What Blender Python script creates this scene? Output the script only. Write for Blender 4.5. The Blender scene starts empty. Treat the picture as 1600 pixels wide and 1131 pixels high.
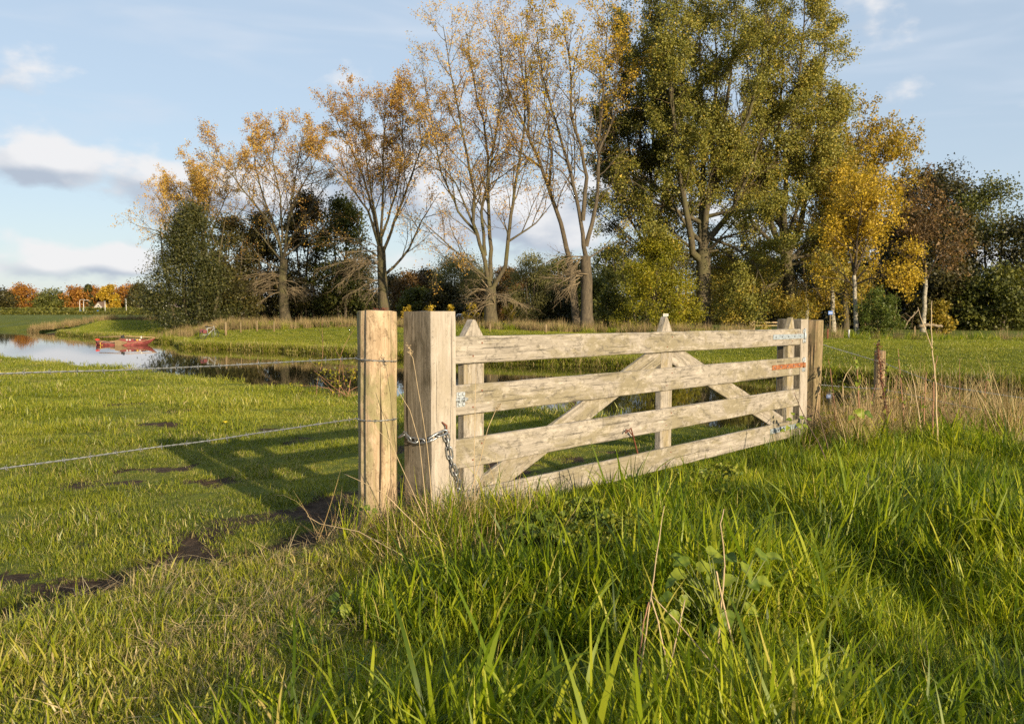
import bpy, bmesh, math, random
import numpy as np
from mathutils import Vector, Matrix, noise as mnoise

S = bpy.context.scene
COL = S.collection
R = math.radians
# ------------------------------------------------------------------ camera
CZ = 1.70                      # eye height over the lowest pasture
F = 1350.0                     # focal length in pixels of the 1600 px wide frame
PITCH = math.atan(80.5 / F)
cam_d = bpy.data.cameras.new("camera")
cam_d.sensor_width = 36.0
cam_d.lens = 36.0 * F / 1600.0
cam_d.clip_start = 0.05
cam_d.clip_end = 6000.0
cam_d.dof.use_dof = True
cam_d.dof.focus_distance = 6.6
cam_d.dof.aperture_fstop = 11.0
cam = bpy.data.objects.new("camera", cam_d)
COL.objects.link(cam)
cam.location = (0, 0, CZ)
cam.rotation_euler = (math.pi / 2 - PITCH, 0, 0)
S.camera = cam

# ------------------------------------------------------------------ light
SUN_AZ = R(33.0)               # the sun stands behind the camera, to its right
SUN_EL = R(14.0)
sun_dir = Vector((math.sin(SUN_AZ) * math.cos(SUN_EL), -math.cos(SUN_AZ) * math.cos(SUN_EL), math.sin(SUN_EL)))
sd = bpy.data.lights.new("sun", 'SUN')
sd.energy = 5.0
sd.color = (1.0, 0.82, 0.57)
sd.angle = R(0.55)
sun = bpy.data.objects.new("sun", sd)
COL.objects.link(sun)
sun.rotation_euler = sun_dir.to_track_quat('Z', 'Y').to_euler()
sun.location = (20, -30, 20)

W = bpy.data.worlds.new("World")
S.world = W
W.use_nodes = True
nt = W.node_tree
nt.nodes.clear()
def N(tree, typ, **kw):
    n = tree.nodes.new(typ)
    for k, v in kw.items():
        if k.startswith('i_'):
            n.inputs[int(k[2:])].default_value = v
        else:
            setattr(n, k, v)
    return n
def L(tree, a, b): tree.links.new(a, b)
def math_node(tree, op, a, b=None, c=None, clamp=False):
    n = tree.nodes.new('ShaderNodeMath'); n.operation = op; n.use_clamp = clamp
    for i, v in enumerate((a, b, c)):
        if v is None: continue
        if isinstance(v, (int, float)): n.inputs[i].default_value = v
        else: tree.links.new(v, n.inputs[i])
    return n.outputs[0]
def smooth(tree, v, a, b):
    n = tree.nodes.new('ShaderNodeMapRange'); n.interpolation_type = 'SMOOTHSTEP'
    tree.links.new(v, n.inputs[0]); n.inputs[1].default_value = a; n.inputs[2].default_value = b
    return n.outputs[0]
def mixc(tree, fac, a, b, blend='MIX'):
    n = tree.nodes.new('ShaderNodeMix'); n.data_type = 'RGBA'; n.blend_type = blend
    if isinstance(fac, (int, float)): n.inputs[0].default_value = fac
    else: tree.links.new(fac, n.inputs[0])
    for i, v in ((6, a), (7, b)):
        if isinstance(v, (tuple, list)): n.inputs[i].default_value = (*v[:3], 1)
        else: tree.links.new(v, n.inputs[i])
    return n.outputs[2]

out = N(nt, 'ShaderNodeOutputWorld')
bg = N(nt, 'ShaderNodeBackground')
bg.inputs[1].default_value = 0.086
sky = N(nt, 'ShaderNodeTexSky')
sky.sky_type = 'NISHITA'
sky.sun_disc = False
sky.sun_elevation = SUN_EL
sky.sun_rotation = math.atan2(sun_dir.x, sun_dir.y)
sky.air_density = 1.0; sky.dust_density = 0.6; sky.ozone_density = 1.0
tc = N(nt, 'ShaderNodeTexCoord')
sep = N(nt, 'ShaderNodeSeparateXYZ')
L(nt, tc.outputs['Generated'], sep.inputs[0])
az = math_node(nt, 'ARCTAN2', sep.outputs[0], sep.outputs[1])          # 0 = straight ahead
el = math_node(nt, 'ARCSINE', sep.outputs[2])
comb = N(nt, 'ShaderNodeCombineXYZ')
L(nt, az, comb.inputs[0]); L(nt, math_node(nt, 'MULTIPLY', el, 1.7), comb.inputs[1])
n1 = N(nt, 'ShaderNodeTexNoise'); n1.inputs['Scale'].default_value = 8.5; n1.inputs['Detail'].default_value = 6.0; n1.inputs['Roughness'].default_value = 0.52
L(nt, comb.outputs[0], n1.inputs['Vector'])
def blob(a0, e0, ra, re, w):
    u = math_node(nt, 'DIVIDE', math_node(nt, 'SUBTRACT', az, a0), ra)
    v = math_node(nt, 'DIVIDE', math_node(nt, 'SUBTRACT', el, e0), re)
    d = math_node(nt, 'ADD', math_node(nt, 'MULTIPLY', u, u), math_node(nt, 'MULTIPLY', v, v))
    return math_node(nt, 'MULTIPLY', math_node(nt, 'EXPONENT', math_node(nt, 'MULTIPLY', d, -1.0)), w)
# cumulus rows low over the land: (azimuth, elevation) of their middles in radians
BL = [(-0.47, 0.150, 0.11, 0.032, 1.0), (-0.37, 0.128, 0.10, 0.026, .85), (-0.45, 0.050, 0.10, 0.022, .95),
      (-0.17, 0.150, 0.10, 0.040, 1.0), (-0.02, 0.105, 0.15, 0.045, 1.0), (0.12, 0.120, 0.10, 0.045, .9),
      (0.40, 0.06, 0.16, 0.03, .8), (0.80, 0.09, 0.2, 0.04, 1.0), (-0.85, 0.12, 0.18, 0.045, 1.0), (-1.5, 0.10, 0.4, 0.045, .9), (1.6, 0.09, 0.4, 0.045, 1.0)]
acc = None
for b in BL:
    o_ = blob(*b)
    acc = o_ if acc is None else math_node(nt, 'ADD', acc, o_)
acc = math_node(nt, 'MINIMUM', acc, 1.0)
dens = math_node(nt, 'ADD', math_node(nt, 'MULTIPLY', acc, 0.62), math_node(nt, 'MULTIPLY', math_node(nt, 'SUBTRACT', n1.outputs[0], 0.5), 2.3))
cl = smooth(nt, dens, 0.20, 0.56)
# the same noise a little higher up: less of it above means a sunlit top, more means a grey base
comb2 = N(nt, 'ShaderNodeCombineXYZ')
L(nt, math_node(nt, 'ADD', az, 0.02), comb2.inputs[0]); L(nt, math_node(nt, 'MULTIPLY', math_node(nt, 'ADD', el, 0.022), 1.7), comb2.inputs[1])
n2 = N(nt, 'ShaderNodeTexNoise'); n2.inputs['Scale'].default_value = 8.5; n2.inputs['Detail'].default_value = 2.0; n2.inputs['Roughness'].default_value = 0.5
L(nt, comb2.outputs[0], n2.inputs['Vector'])
acc2 = None
for (a0, e0, ra, re, w) in BL:
    o_ = blob(a0, e0 - 0.022, ra, re, w)
    acc2 = o_ if acc2 is None else math_node(nt, 'ADD', acc2, o_)
acc2 = math_node(nt, 'MINIMUM', acc2, 1.0)
dens2 = math_node(nt, 'ADD', math_node(nt, 'MULTIPLY', acc2, 0.62), math_node(nt, 'MULTIPLY', math_node(nt, 'SUBTRACT', n2.outputs[0], 0.5), 2.0))
lit = smooth(nt, math_node(nt, 'SUBTRACT', dens2, math_node(nt, 'MULTIPLY', dens, 0.55)), 0.42, -0.02)
CLOUD_LIT, CLOUD_BASE = (5.75, 5.7, 5.75), (3.0, 3.4, 4.05)
ccol = mixc(nt, lit, CLOUD_BASE, CLOUD_LIT)
# thin veil high up
map3 = N(nt, 'ShaderNodeMapping'); map3.inputs['Rotation'].default_value = (0, 0, R(55)); map3.inputs['Scale'].default_value = (2.2, 9.0, 1.0)
L(nt, comb.outputs[0], map3.inputs['Vector'])
n3 = N(nt, 'ShaderNodeTexNoise'); n3.inputs['Scale'].default_value = 1.6; n3.inputs['Detail'].default_value = 3.0; n3.inputs['Distortion'].default_value = 0.6
L(nt, map3.outputs[0], n3.inputs['Vector'])
veil = math_node(nt, 'MULTIPLY', smooth(nt, n3.outputs[0], 0.44, 0.72), smooth(nt, el, 0.10, 0.28))
veil = math_node(nt, 'MULTIPLY', veil, 0.7)
base = mixc(nt, veil, sky.outputs[0], (5.6, 5.7, 5.9))
base = mixc(nt, 0.68, base, (3.65, 4.4, 5.4))                 # moist autumn air pales the blue
full = mixc(nt, math_node(nt, 'MULTIPLY', cl, 0.93), base, ccol)
L(nt, full, bg.inputs[0])
L(nt, bg.outputs[0], out.inputs[0])

S.view_settings.view_transform = 'Standard'
S.view_settings.look = 'None'
S.view_settings.gamma = 1.0
S.view_settings.use_curve_mapping = False
S.view_settings.exposure = 0.86
S.render.engine = 'CYCLES'
cy = S.cycles
cy.max_bounces = 4; cy.diffuse_bounces = 2; cy.glossy_bounces = 2; cy.transmission_bounces = 3; cy.transparent_max_bounces = 6
cy.caustics_reflective = False; cy.caustics_refractive = False
cy.use_denoising = False
cy.sample_clamp_indirect = 6.0

# ------------------------------------------------------------------ helpers
def at(px, py, Y):
    """point at world depth Y that the photograph shows at pixel (px, py)"""
    u = (px - 800.0) / F; v = (565.5 - py) / F
    dy = math.cos(PITCH) + v * math.sin(PITCH); dz = -math.sin(PITCH) + v * math.cos(PITCH)
    k = Y / dy
    return Vector((u * k, Y, CZ + dz * k))
def tag(o, label=None, cat=None, group=None, kind=None):
    if label: o['label'] = label
    if cat: o['category'] = cat
    if group: o['group'] = group
    if kind: o['kind'] = kind
    return o
def empty(name, loc=(0, 0, 0), label=None, cat=None, group=None, parent=None):
    o = bpy.data.objects.new(name, None)
    o.empty_display_size = 0.1
    COL.objects.link(o)
    o.location = loc
    o.parent = parent
    return tag(o, label, cat, group)
def link(name, me, mat=None, parent=None, loc=None):
    o = bpy.data.objects.new(name, me)
    COL.objects.link(o)
    if mat is not None and len(me.materials) == 0: me.materials.append(mat)
    o.parent = parent
    if loc is not None: o.location = loc
    return o
def mesh_np(name, V, faces, mat=None, smooth_=False, attrs=None):
    """V (n,3); faces: list of int arrays (m,3) or (m,4)"""
    me = bpy.data.meshes.new(name)
    V = np.asarray(V, dtype=np.float32)
    me.vertices.add(len(V)); me.vertices.foreach_set('co', V.ravel())
    faces = [np.asarray(f, dtype=np.int32) for f in (faces if isinstance(faces, list) else [faces]) if len(f)]
    tot = sum(f.size for f in faces); npol = sum(len(f) for f in faces)
    me.loops.add(tot); me.polygons.add(npol)
    me.loops.foreach_set('vertex_index', np.concatenate([f.ravel() for f in faces]))
    sizes = np.concatenate([np.full(len(f), f.shape[1], np.int32) for f in faces])
    starts = np.concatenate([[0], np.cumsum(sizes)[:-1]]).astype(np.int32)
    me.polygons.foreach_set('loop_start', starts)
    if smooth_: me.polygons.foreach_set('use_smooth', np.ones(npol, bool))
    me.update(calc_edges=True)
    for k, v in (attrs or {}).items():
        a = me.attributes.new(k, 'FLOAT', 'POINT'); a.data.foreach_set('value', np.asarray(v, np.float32))
    if mat is not None: me.materials.append(mat)
    return me
class MB:
    """collects shapes for one mesh"""
    def __init__(s): s.v = []; s.f = []; s.sm = []
    def add(s, vs, fs, sm=False):
        b = len(s.v); s.v += [tuple(v) for v in vs]
        s.f += [[i + b for i in f] for f in fs]; s.sm += [sm] * len(fs)
        return s
    def box(s, x0, x1, y0, y1, z0, z1):
        return s.add([(x0,y0,z0),(x1,y0,z0),(x1,y1,z0),(x0,y1,z0),(x0,y0,z1),(x1,y0,z1),(x1,y1,z1),(x0,y1,z1)],
                     [(0,3,2,1),(4,5,6,7),(0,1,5,4),(1,2,6,5),(2,3,7,6),(3,0,4,7)])
    def prism(s, poly, y0, y1):
        """poly: (x,z) outline counter-clockwise seen from -y"""
        n = len(poly)
        return s.add([(x, y0, z) for x, z in poly] + [(x, y1, z) for x, z in poly],
                     [list(range(n)), list(range(2*n-1, n-1, -1))] + [[i, n+i, n+(i+1) % n, (i+1) % n] for i in range(n)])
    def tube(s, pts, rad, sides=6, cap=True, sm=True):
        pts = [Vector(p) for p in pts]; n = len(pts)
        if not hasattr(rad, '__len__'): rad = [rad] * n
        prev = None; vs = []
        for i, p in enumerate(pts):
            t = (pts[min(i+1, n-1)] - pts[max(i-1, 0)])
            t = t.normalized() if t.length > 1e-9 else Vector((0, 0, 1))
            if prev is None:
                a = t.orthogonal().normalized()
            else:
                a = (prev - t * prev.dot(t))
                a = a.normalized() if a.length > 1e-6 else t.orthogonal().normalized()
            prev = a; b = t.cross(a)
            for k in range(sides):
                w = 2 * math.pi * k / sides
                vs.append(p + (a * math.cos(w) + b * math.sin(w)) * rad[i])
        fs = [[i*sides+k, i*sides+(k+1) % sides, (i+1)*sides+(k+1) % sides, (i+1)*sides+k] for i in range(n-1) for k in range(sides)]
        s.add(vs, fs, sm)
        if cap:
            b0 = len(s.v) - n*sides
            s.f.append([b0+k for k in range(sides-1, -1, -1)]); s.sm.append(False)
            s.f.append([b0+(n-1)*sides+k for k in range(sides)]); s.sm.append(False)
        return s
    def ball(s, c, r, seg=8, rings=5, sz=(1,1,1)):
        vs = [(c[0], c[1], c[2]+r*sz[2])]
        for i in range(1, rings):
            th = math.pi*i/rings
            for k in range(seg):
                ph = 2*math.pi*k/seg
                vs.append((c[0]+r*sz[0]*math.sin(th)*math.cos(ph), c[1]+r*sz[1]*math.sin(th)*math.sin(ph), c[2]+r*sz[2]*math.cos(th)))
        vs.append((c[0], c[1], c[2]-r*sz[2])); e = len(vs)-1
        fs = [[0, 1+k, 1+(k+1) % seg] for k in range(seg)]
        for i in range(rings-2):
            fs += [[1+i*seg+k, 1+(i+1)*seg+k, 1+(i+1)*seg+(k+1) % seg, 1+i*seg+(k+1) % seg] for k in range(seg)]
        fs += [[e, 1+(rings-2)*seg+(k+1) % seg, 1+(rings-2)*seg+k] for k in range(seg)]
        return s.add(vs, fs, True)
    def mesh(s, name, mat=None):
        me = bpy.data.meshes.new(name); me.from_pydata(s.v, [], s.f)
        me.polygons.foreach_set('use_smooth', s.sm)
        me.update()
        if mat is not None: me.materials.append(mat)
        return me
    def build(s, name, mat, parent=None, bevel=0.0, loc=None):
        o = link(name, s.mesh(name, mat), None, parent, loc)
        if bevel:
            m = o.modifiers.new('bevel', 'BEVEL'); m.width = bevel; m.segments = 2; m.limit_method = 'ANGLE'
        return o

def _h(ix, iy, seed):
    n = (ix.astype(np.int64) * 374761393 + iy.astype(np.int64) * 668265263 + seed * 1442695041) & 0xFFFFFFFF
    n = ((n ^ (n >> 13)) * 1274126177) & 0xFFFFFFFF
    return ((n ^ (n >> 16)) & 0xFFFFFF) / float(0xFFFFFF)
def vn(x, y, seed=0):
    x = np.asarray(x, float); y = np.asarray(y, float)
    ix = np.floor(x); iy = np.floor(y); fx = x-ix; fy = y-iy
    fx = fx*fx*(3-2*fx); fy = fy*fy*(3-2*fy)
    a = _h(ix, iy, seed); b = _h(ix+1, iy, seed); c = _h(ix, iy+1, seed); d = _h(ix+1, iy+1, seed)
    return (a*(1-fx)+b*fx)*(1-fy) + (c*(1-fx)+d*fx)*fy
def fbm(x, y, seed=0, oct=4):
    s = 0; a = .5; t = 0
    for k in range(oct):
        s = s + a*vn(x*2**k, y*2**k, seed+k*17); t += a; a *= .5
    return s/t
def sst(v, a, b):
    t = np.clip((np.asarray(v, float)-a)/(b-a), 0, 1); return t*t*(3-2*t)

# ------------------------------------------------------------------ materials
def mat_new(name):
    m = bpy.data.materials.new(name); m.use_nodes = True
    t = m.node_tree; b = t.nodes['Principled BSDF']
    return m, t, b
def ramp(t, v, stops):
    n = t.nodes.new('ShaderNodeValToRGB')
    e = n.color_ramp.elements
    while len(e) < len(stops): e.new(0.5)
    for i, (p, c) in enumerate(stops):
        e[i].position = p; e[i].color = (*c, 1)
    if v is not None: t.links.new(v, n.inputs[0])
    return n.outputs[0]
def tex_coord(t, kind='Object', scale=(1, 1, 1), rot=(0, 0, 0)):
    c = t.nodes.new('ShaderNodeTexCoord'); m = t.nodes.new('ShaderNodeMapping')
    m.inputs['Scale'].default_value = scale; m.inputs['Rotation'].default_value = rot
    t.links.new(c.outputs[kind], m.inputs[0]); return m.outputs[0]
def noise_t(t, vec, scale, detail=4, rough=.55, dist=0.0):
    n = t.nodes.new('ShaderNodeTexNoise'); n.inputs['Scale'].default_value = scale; n.inputs['Detail'].default_value = detail
    n.inputs['Roughness'].default_value = rough; n.inputs['Distortion'].default_value = dist
    if vec is not None: t.links.new(vec, n.inputs['Vector'])
    return n.outputs[0]
def bump(t, b, h, strength, dist=0.01):
    n = t.nodes.new('ShaderNodeBump'); n.inputs['Strength'].default_value = strength; n.inputs['Distance'].default_value = dist
    t.links.new(h, n.inputs['Height']); t.links.new(n.outputs[0], b.inputs['Normal'])
def mat_flat(name, col, rough=.6, metal=0.0, var=.25, scale=6.0):
    m, t, b = mat_new(name)
    v = noise_t(t, tex_coord(t), scale, 5)
    c0 = tuple(x*(1-var) for x in col); c1 = tuple(min(1, x*(1+var)) for x in col)
    L(t, ramp(t, v, [(.3, c0), (.7, c1)]), b.inputs['Base Color'])
    b.inputs['Roughness'].default_value = rough; b.inputs['Metallic'].default_value = metal
    return m
def mat_wood(name, axis, light, mid, dark, stain=(.20, .19, .08), stain_amt=.5, cracks=.6, seed=0.0, mot=1.0, cs=30.0):
    """weathered timber with its grain along one local axis"""
    m, t, b = mat_new(name)
    info = t.nodes.new('ShaderNodeObjectInfo')
    c = t.nodes.new('ShaderNodeTexCoord')
    off = t.nodes.new('ShaderNodeVectorMath'); off.operation = 'ADD'
    comb = t.nodes.new('ShaderNodeCombineXYZ')
    for i in range(3): L(t, math_node(t, 'MULTIPLY', info.outputs['Random'], 13.0+7*i), comb.inputs[i])
    L(t, c.outputs['Object'], off.inputs[0]); L(t, comb.outputs[0], off.inputs[1])
    mp = t.nodes.new('ShaderNodeMapping')
    sc = [18.0, 18.0, 18.0]; sc[axis] = 0.9
    mp.inputs['Scale'].default_value = sc; L(t, off.outputs[0], mp.inputs[0])
    grain = noise_t(t, mp.outputs[0], 3.0, 8, .66, .5)
    mp2 = t.nodes.new('ShaderNodeMapping'); sc2 = [cs, cs, cs]; sc2[axis] = cs*.022
    mp2.inputs['Scale'].default_value = sc2; L(t, off.outputs[0], mp2.inputs[0])
    fine = noise_t(t, mp2.outputs[0], 2.0, 4, .65, .3)
    mp3 = t.nodes.new('ShaderNodeMapping'); sc3 = [3.4, 3.4, 3.4]; sc3[axis] = 1.5
    mp3.inputs['Scale'].default_value = sc3; L(t, off.outputs[0], mp3.inputs[0])
    patch = noise_t(t, mp3.outputs[0], 1.5, 9, .74, .8)
    mp4 = t.nodes.new('ShaderNodeMapping'); sc4 = [9.0, 9.0, 9.0]; sc4[axis] = 4.5
    mp4.inputs['Scale'].default_value = sc4; L(t, off.outputs[0], mp4.inputs[0])
    blot = noise_t(t, mp4.outputs[0], 2.2, 9, .78, .6)
    mp5 = t.nodes.new('ShaderNodeMapping'); sc5 = [1.6, 1.6, 1.6]; sc5[axis] = .45
    mp5.inputs['Scale'].default_value = sc5; L(t, off.outputs[0], mp5.inputs[0])
    broad = noise_t(t, mp5.outputs[0], 1.3, 3, .5)
    col = ramp(t, grain, [(.28, tuple(.5*(a_+b_) for a_, b_ in zip(dark, mid))), (.46, mid), (.66, light)])
    col = mixc(t, math_node(t, 'MULTIPLY', smooth(t, math_node(t, 'ADD', math_node(t, 'MULTIPLY', patch, .6), math_node(t, 'MULTIPLY', broad, .4)), .465, .56), stain_amt), col, stain)
    col = mixc(t, math_node(t, 'MULTIPLY', smooth(t, blot, .515, .60), .62*mot), col, dark)
    mp6 = t.nodes.new('ShaderNodeMapping'); sc6 = [1.5, 1.5, 1.5]; sc6[axis] = .55
    mp6.inputs['Scale'].default_value = sc6; L(t, off.outputs[0], mp6.inputs[0])
    pale = noise_t(t, mp6.outputs[0], 11.0, 9, .82, .3)
    col = mixc(t, math_node(t, 'MULTIPLY', smooth(t, pale, .52, .60), .42*mot), col, tuple(min(.85, x*1.38) for x in light))
    spots = noise_t(t, off.outputs[0], 70.0, 4, .7)
    col = mixc(t, math_node(t, 'MULTIPLY', smooth(t, math_node(t, 'ADD', spots, math_node(t, 'MULTIPLY', blot, .5)), .86, .98), .8), col, tuple(x*.4 for x in dark))
    crk = smooth(t, fine, .385, .33)
    col = mixc(t, math_node(t, 'MULTIPLY', crk, cracks), col, tuple(x*.30 for x in dark))
    L(t, col, b.inputs['Base Color'])
    b.inputs['Roughness'].default_value = .85
    b.inputs['Specular IOR Level'].default_value = .2
    h = math_node(t, 'ADD', math_node(t, 'MULTIPLY', grain, .5), math_node(t, 'SUBTRACT', math_node(t, 'MULTIPLY', pale, .35), math_node(t, 'MULTIPLY', crk, .9)))
    bump(t, b, h, .65, .008)
    return m
GREY = dict(light=(.355, .318, .268), mid=(.255, .226, .186), dark=(.100, .088, .070))
M_rail = mat_wood('weathered_rail_wood', 0, stain=(.185, .158, .090), stain_amt=.72, cracks=.55, **GREY)
M_upright = mat_wood('weathered_upright_wood', 2, stain=(.24, .185, .075), stain_amt=.6, cracks=.5, **GREY)
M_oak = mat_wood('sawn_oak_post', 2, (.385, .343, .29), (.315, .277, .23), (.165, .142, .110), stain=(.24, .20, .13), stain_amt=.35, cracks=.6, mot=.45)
M_split = mat_wood('split_post_wood', 2, (.41, .32, .215), (.32, .232, .145), (.12, .084, .048), stain=(.21, .19, .09), stain_amt=.8, cracks=1.0, cs=15.0)
M_oakshade = mat_wood('shaded_weathered_post_face', 2, (.235, .20, .15), (.165, .138, .100), (.065, .053, .037), stain=(.055, .045, .026), stain_amt=.75, cracks=.9, mot=.6, cs=16.0)  # streaked grey wear, darkened to carry the shade of the posts' left faces
M_oldpost = mat_wood('old_brown_post_wood', 2, (.30, .22, .13), (.22, .155, .085), (.10, .07, .04), stain=(.12, .11, .05), stain_amt=.5, cracks=.9)
M_shade_post = mat_wood('dark_grey_post_wood', 2, (.30, .27, .22), (.22, .195, .155), (.12, .105, .08), stain=(.1, .09, .06), stain_amt=.5, cracks=.6)
M_zinc = mat_flat('galvanised_steel', (.36, .39, .41), .55, .3, .3, 45)
M_strap = mat_flat('zinc_strap', (.27, .31, .34), .5, .15, .25, 30)
M_bolt = mat_flat('dull_bolt_heads', (.17, .18, .19), .55, .3, .25, 40)
M_chain = mat_flat('chain_steel', (.30, .31, .32), .42, .8, .3, 60)
M_wire = mat_flat('galvanised_wire', (.26, .27, .27), .45, .7, .25, 40)
def mat_rust(name, c0, c1, c2):
    m, t, b = mat_new(name)
    v = noise_t(t, tex_coord(t), 26.0, 7, .7)
    L(t, ramp(t, v, [(.32, c0), (.52, c1), (.70, c2)]), b.inputs['Base Color'])
    b.inputs['Roughness'].default_value = .85
    bump(t, b, v, .4, .002); return m
M_rust = mat_rust('rusty_orange_strap', (.10, .032, .012), (.25, .085, .026), (.33, .19, .095))
M_rustdark = mat_rust('dark_rust', (.05, .015, .008), (.15, .045, .02), (.25, .09, .04))
def mat_leaf(name, stops, transl=.35, rough=.5, spec=.3, hue_attr='tint'):
    m, t, b = mat_new(name)
    a = t.nodes.new('ShaderNodeAttribute'); a.attribute_name = hue_attr
    col = ramp(t, a.outputs['Fac'], stops)
    L(t, col, b.inputs['Base Color'])
    b.inputs['Roughness'].default_value = rough; b.inputs['Specular IOR Level'].default_value = spec
    tr = t.nodes.new('ShaderNodeBsdfTranslucent'); L(t, mixc(t, 1.0, col, (1.35, 1.25, .55), 'MULTIPLY'), tr.inputs[0])
    mx = t.nodes.new('ShaderNodeMixShader'); mx.inputs[0].default_value = transl
    L(t, b.outputs[0], mx.inputs[1]); L(t, tr.outputs[0], mx.inputs[2])
    o = [n for n in t.nodes if n.type == 'OUTPUT_MATERIAL'][0]; L(t, mx.outputs[0], o.inputs[0])
    return m
def mat_bark(name, c0, c1, c2, zs=1.2, sc=9.0, moss=None):
    m, t, b = mat_new(name)
    vec = tex_coord(t, 'Object', (1, 1, zs*.25))
    v = noise_t(t, vec, sc, 7, .7, .4)
    w = noise_t(t, tex_coord(t), 1.1, 4)
    col = ramp(t, v, [(.30, c0), (.5, c1), (.72, c2)])
    if moss: col = mixc(t, math_node(t, 'MULTIPLY', smooth(t, w, .45, .65), .6), col, moss)
    L(t, col, b.inputs['Base Color']); b.inputs['Roughness'].default_value = .9
    bump(t, b, v, .7, .04); return m
M_bark = mat_bark('poplar_bark', (.028, .022, .012), (.068, .054, .028), (.125, .100, .052), moss=(.085, .080, .024))
M_barkdark = mat_bark('dark_bark', (.03, .024, .016), (.075, .058, .036), (.14, .11, .066))
M_birch = mat_bark('birch_bark', (.035, .03, .024), (.27, .245, .19), (.42, .39, .32), zs=8.0, sc=3.0)
M_twig = mat_flat('bare_twigs', (.13, .088, .042), .85, 0, .3, 2.0)
M_twigdark = mat_flat('dark_twigs', (.06, .045, .027), .9, 0, .3, 2.0)

# ------------------------------------------------------------------ the lie of the land
NX = np.array([-400, -150, -60, -26, -16.2, -10.8, -6.5, -3.65, 1.8, 3.5, 5.5, 7.4, 12, 30, 100, 400], float)
NY = np.array([300, 130, 70, 39, 29.6, 25.2, 20.9, 18.4, 13.7, 12.9, 12.6, 12.3, 11.4, 8, -10, -80], float)
FX = np.array([-400, -150, -60, -32.5, -25.5, -22, -13.9, -8.5, -1.8, 4, 11.9, 14.4, 22, 40, 100, 400], float)
FY = np.array([360, 185, 106, 73, 66.0, 58.0, 53.0, 48.0, 42.0, 38.5, 32, 28.8, 24.5, 17.5, 0, -60], float)
WATER_Z = -0.80
EDGE = np.array([(-12, -4), (-5, 1.0), (-3.4, 2.5), (-2.55, 3.4), (-2.12, 4.15), (-1.9, 4.6), (-1.45, 4.85), (-1.05, 5.35), (-.75, 6.0), (.4, 7.3), (1.6, 8.7), (2.9, 10.2), (4.2, 11.8), (7.0, 12.6), (12, 11.2), (30, 6.6), (100, -12)], float)
def near_d(x, y): return (y-np.interp(x, NX, NY))*.80          # > 0 over the water
def far_d(x, y): return (np.interp(x, FX, FY)-y)*.80           # > 0 over the water
def bank_sd(x, y):
    """signed distance to the edge of the raised strip before the gate; > 0 on the camera's side"""
    x = np.asarray(x, float); y = np.asarray(y, float)
    best = np.full(x.shape, 1e9); sgn = np.ones(x.shape)
    for (ax, ay), (bx, by) in zip(EDGE[:-1], EDGE[1:]):
        dx, dy = bx-ax, by-ay; l2 = dx*dx+dy*dy
        t = np.clip(((x-ax)*dx+(y-ay)*dy)/l2, 0, 1)
        d = np.hypot(x-ax-t*dx, y-ay-t*dy)
        s = np.where((x-ax)*dy-(y-ay)*dx > 0, 1.0, -1.0)
        m = d < best
        best = np.where(m, d, best); sgn = np.where(m, s, sgn)
    return best*sgn
def height(x, y):
    x = np.asarray(x, float); y = np.asarray(y, float)
    dn = near_d(x, y); df = far_d(x, y)
    # near pasture
    field = .10 - .16*sst(dn, -6, -.3) + (fbm(x*.9, y*.9, 3)-.5)*.13 + (fbm(x*3.6, y*3.6, 5)-.5)*.075
    bs = bank_sd(x, y)
    field = field + .12*np.exp(-np.maximum(-bs, 0)/1.3)*sst(x, .8, -.8)
    top = np.interp(y, [0, 5.4, 9.4, 14], [.34, .34, .16, .06])-.03*sst(x, -.7, -1.6) + (fbm(x*1.7, y*1.7, 9)-.5)*.10
    lump_n = (x+.2275)*.757-(y-5.585)*.653
    top = top + (fbm(x*1.25, y*1.25, 19)-.5)*.28*sst(lump_n, .9, 1.9)*sst(x, -1.0, .3)
    edge_n = bs + (fbm(x*2.3, y*2.3, 21)-.5)*.34
    near = field + (top-field)*sst(edge_n, -.07, .16)
    ditch = np.exp(-((edge_n+.30)/.30)**2)*sst(x, 1.5, -.6)
    near = near - ditch*(.02+.13*fbm(x*5, y*5, 33))
    z = near + (-1.7-near)*sst(dn, -.12, .75)
    # far side: a steep little bank, then a meadow that rises gently
    back = -df
    lift = np.interp(x, [-60, -20, 0, 10, 30], [.50, .48, .40, .18, .12])
    wob = (fbm(x*.6, y*.6, 41)-.5)*.9
    far = -.55 + (lift+.55)*sst(back, 0., 9.0) + (fbm(x*.35, y*.35, 51)-.5)*.22*sst(back, 1, 8)
    far = far + sst(back, 25, 120)*(.45-lift)
    zf = -1.7 + (far+1.7)*sst(back+wob*.5, -.55, .05)
    return np.where(df < 2.2, np.maximum(zf, np.where(dn > .8, -1.7, z)), z)
def hz(x, y): return float(height(np.array([x]), np.array([y]))[0])
def spread(parts):
    o = []
    for a, b, st in parts: o.append(np.arange(a, b, st))
    return np.unique(np.round(np.concatenate(o), 4))
def geo(a, b, n): return np.geomspace(a, b, n)
xs = np.concatenate([-geo(48, 3000, 26)[::-1], spread([(-47, -22, .8), (-22, -6, .34), (-6, 9, .09), (9, 22, .3), (22, 48, .8)]), geo(48, 3000, 26)])
ys = np.concatenate([-geo(4, 800, 14)[::-1], spread([(-3, 2, .5), (2, 8, .08), (8, 17, .14), (17, 42, .24), (42, 72, .34), (72, 130, 1.4)]), geo(130, 3500, 26)])
GX, GY = np.meshgrid(xs, ys)
GZ = height(GX, GY)
nx, ny = len(xs), len(ys)
idx = np.arange(nx*ny).reshape(ny, nx)
quads = np.stack([idx[:-1, :-1], idx[:-1, 1:], idx[1:, 1:], idx[1:, :-1]], -1).reshape(-1, 4)
bsd = bank_sd(GX, GY)
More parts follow.
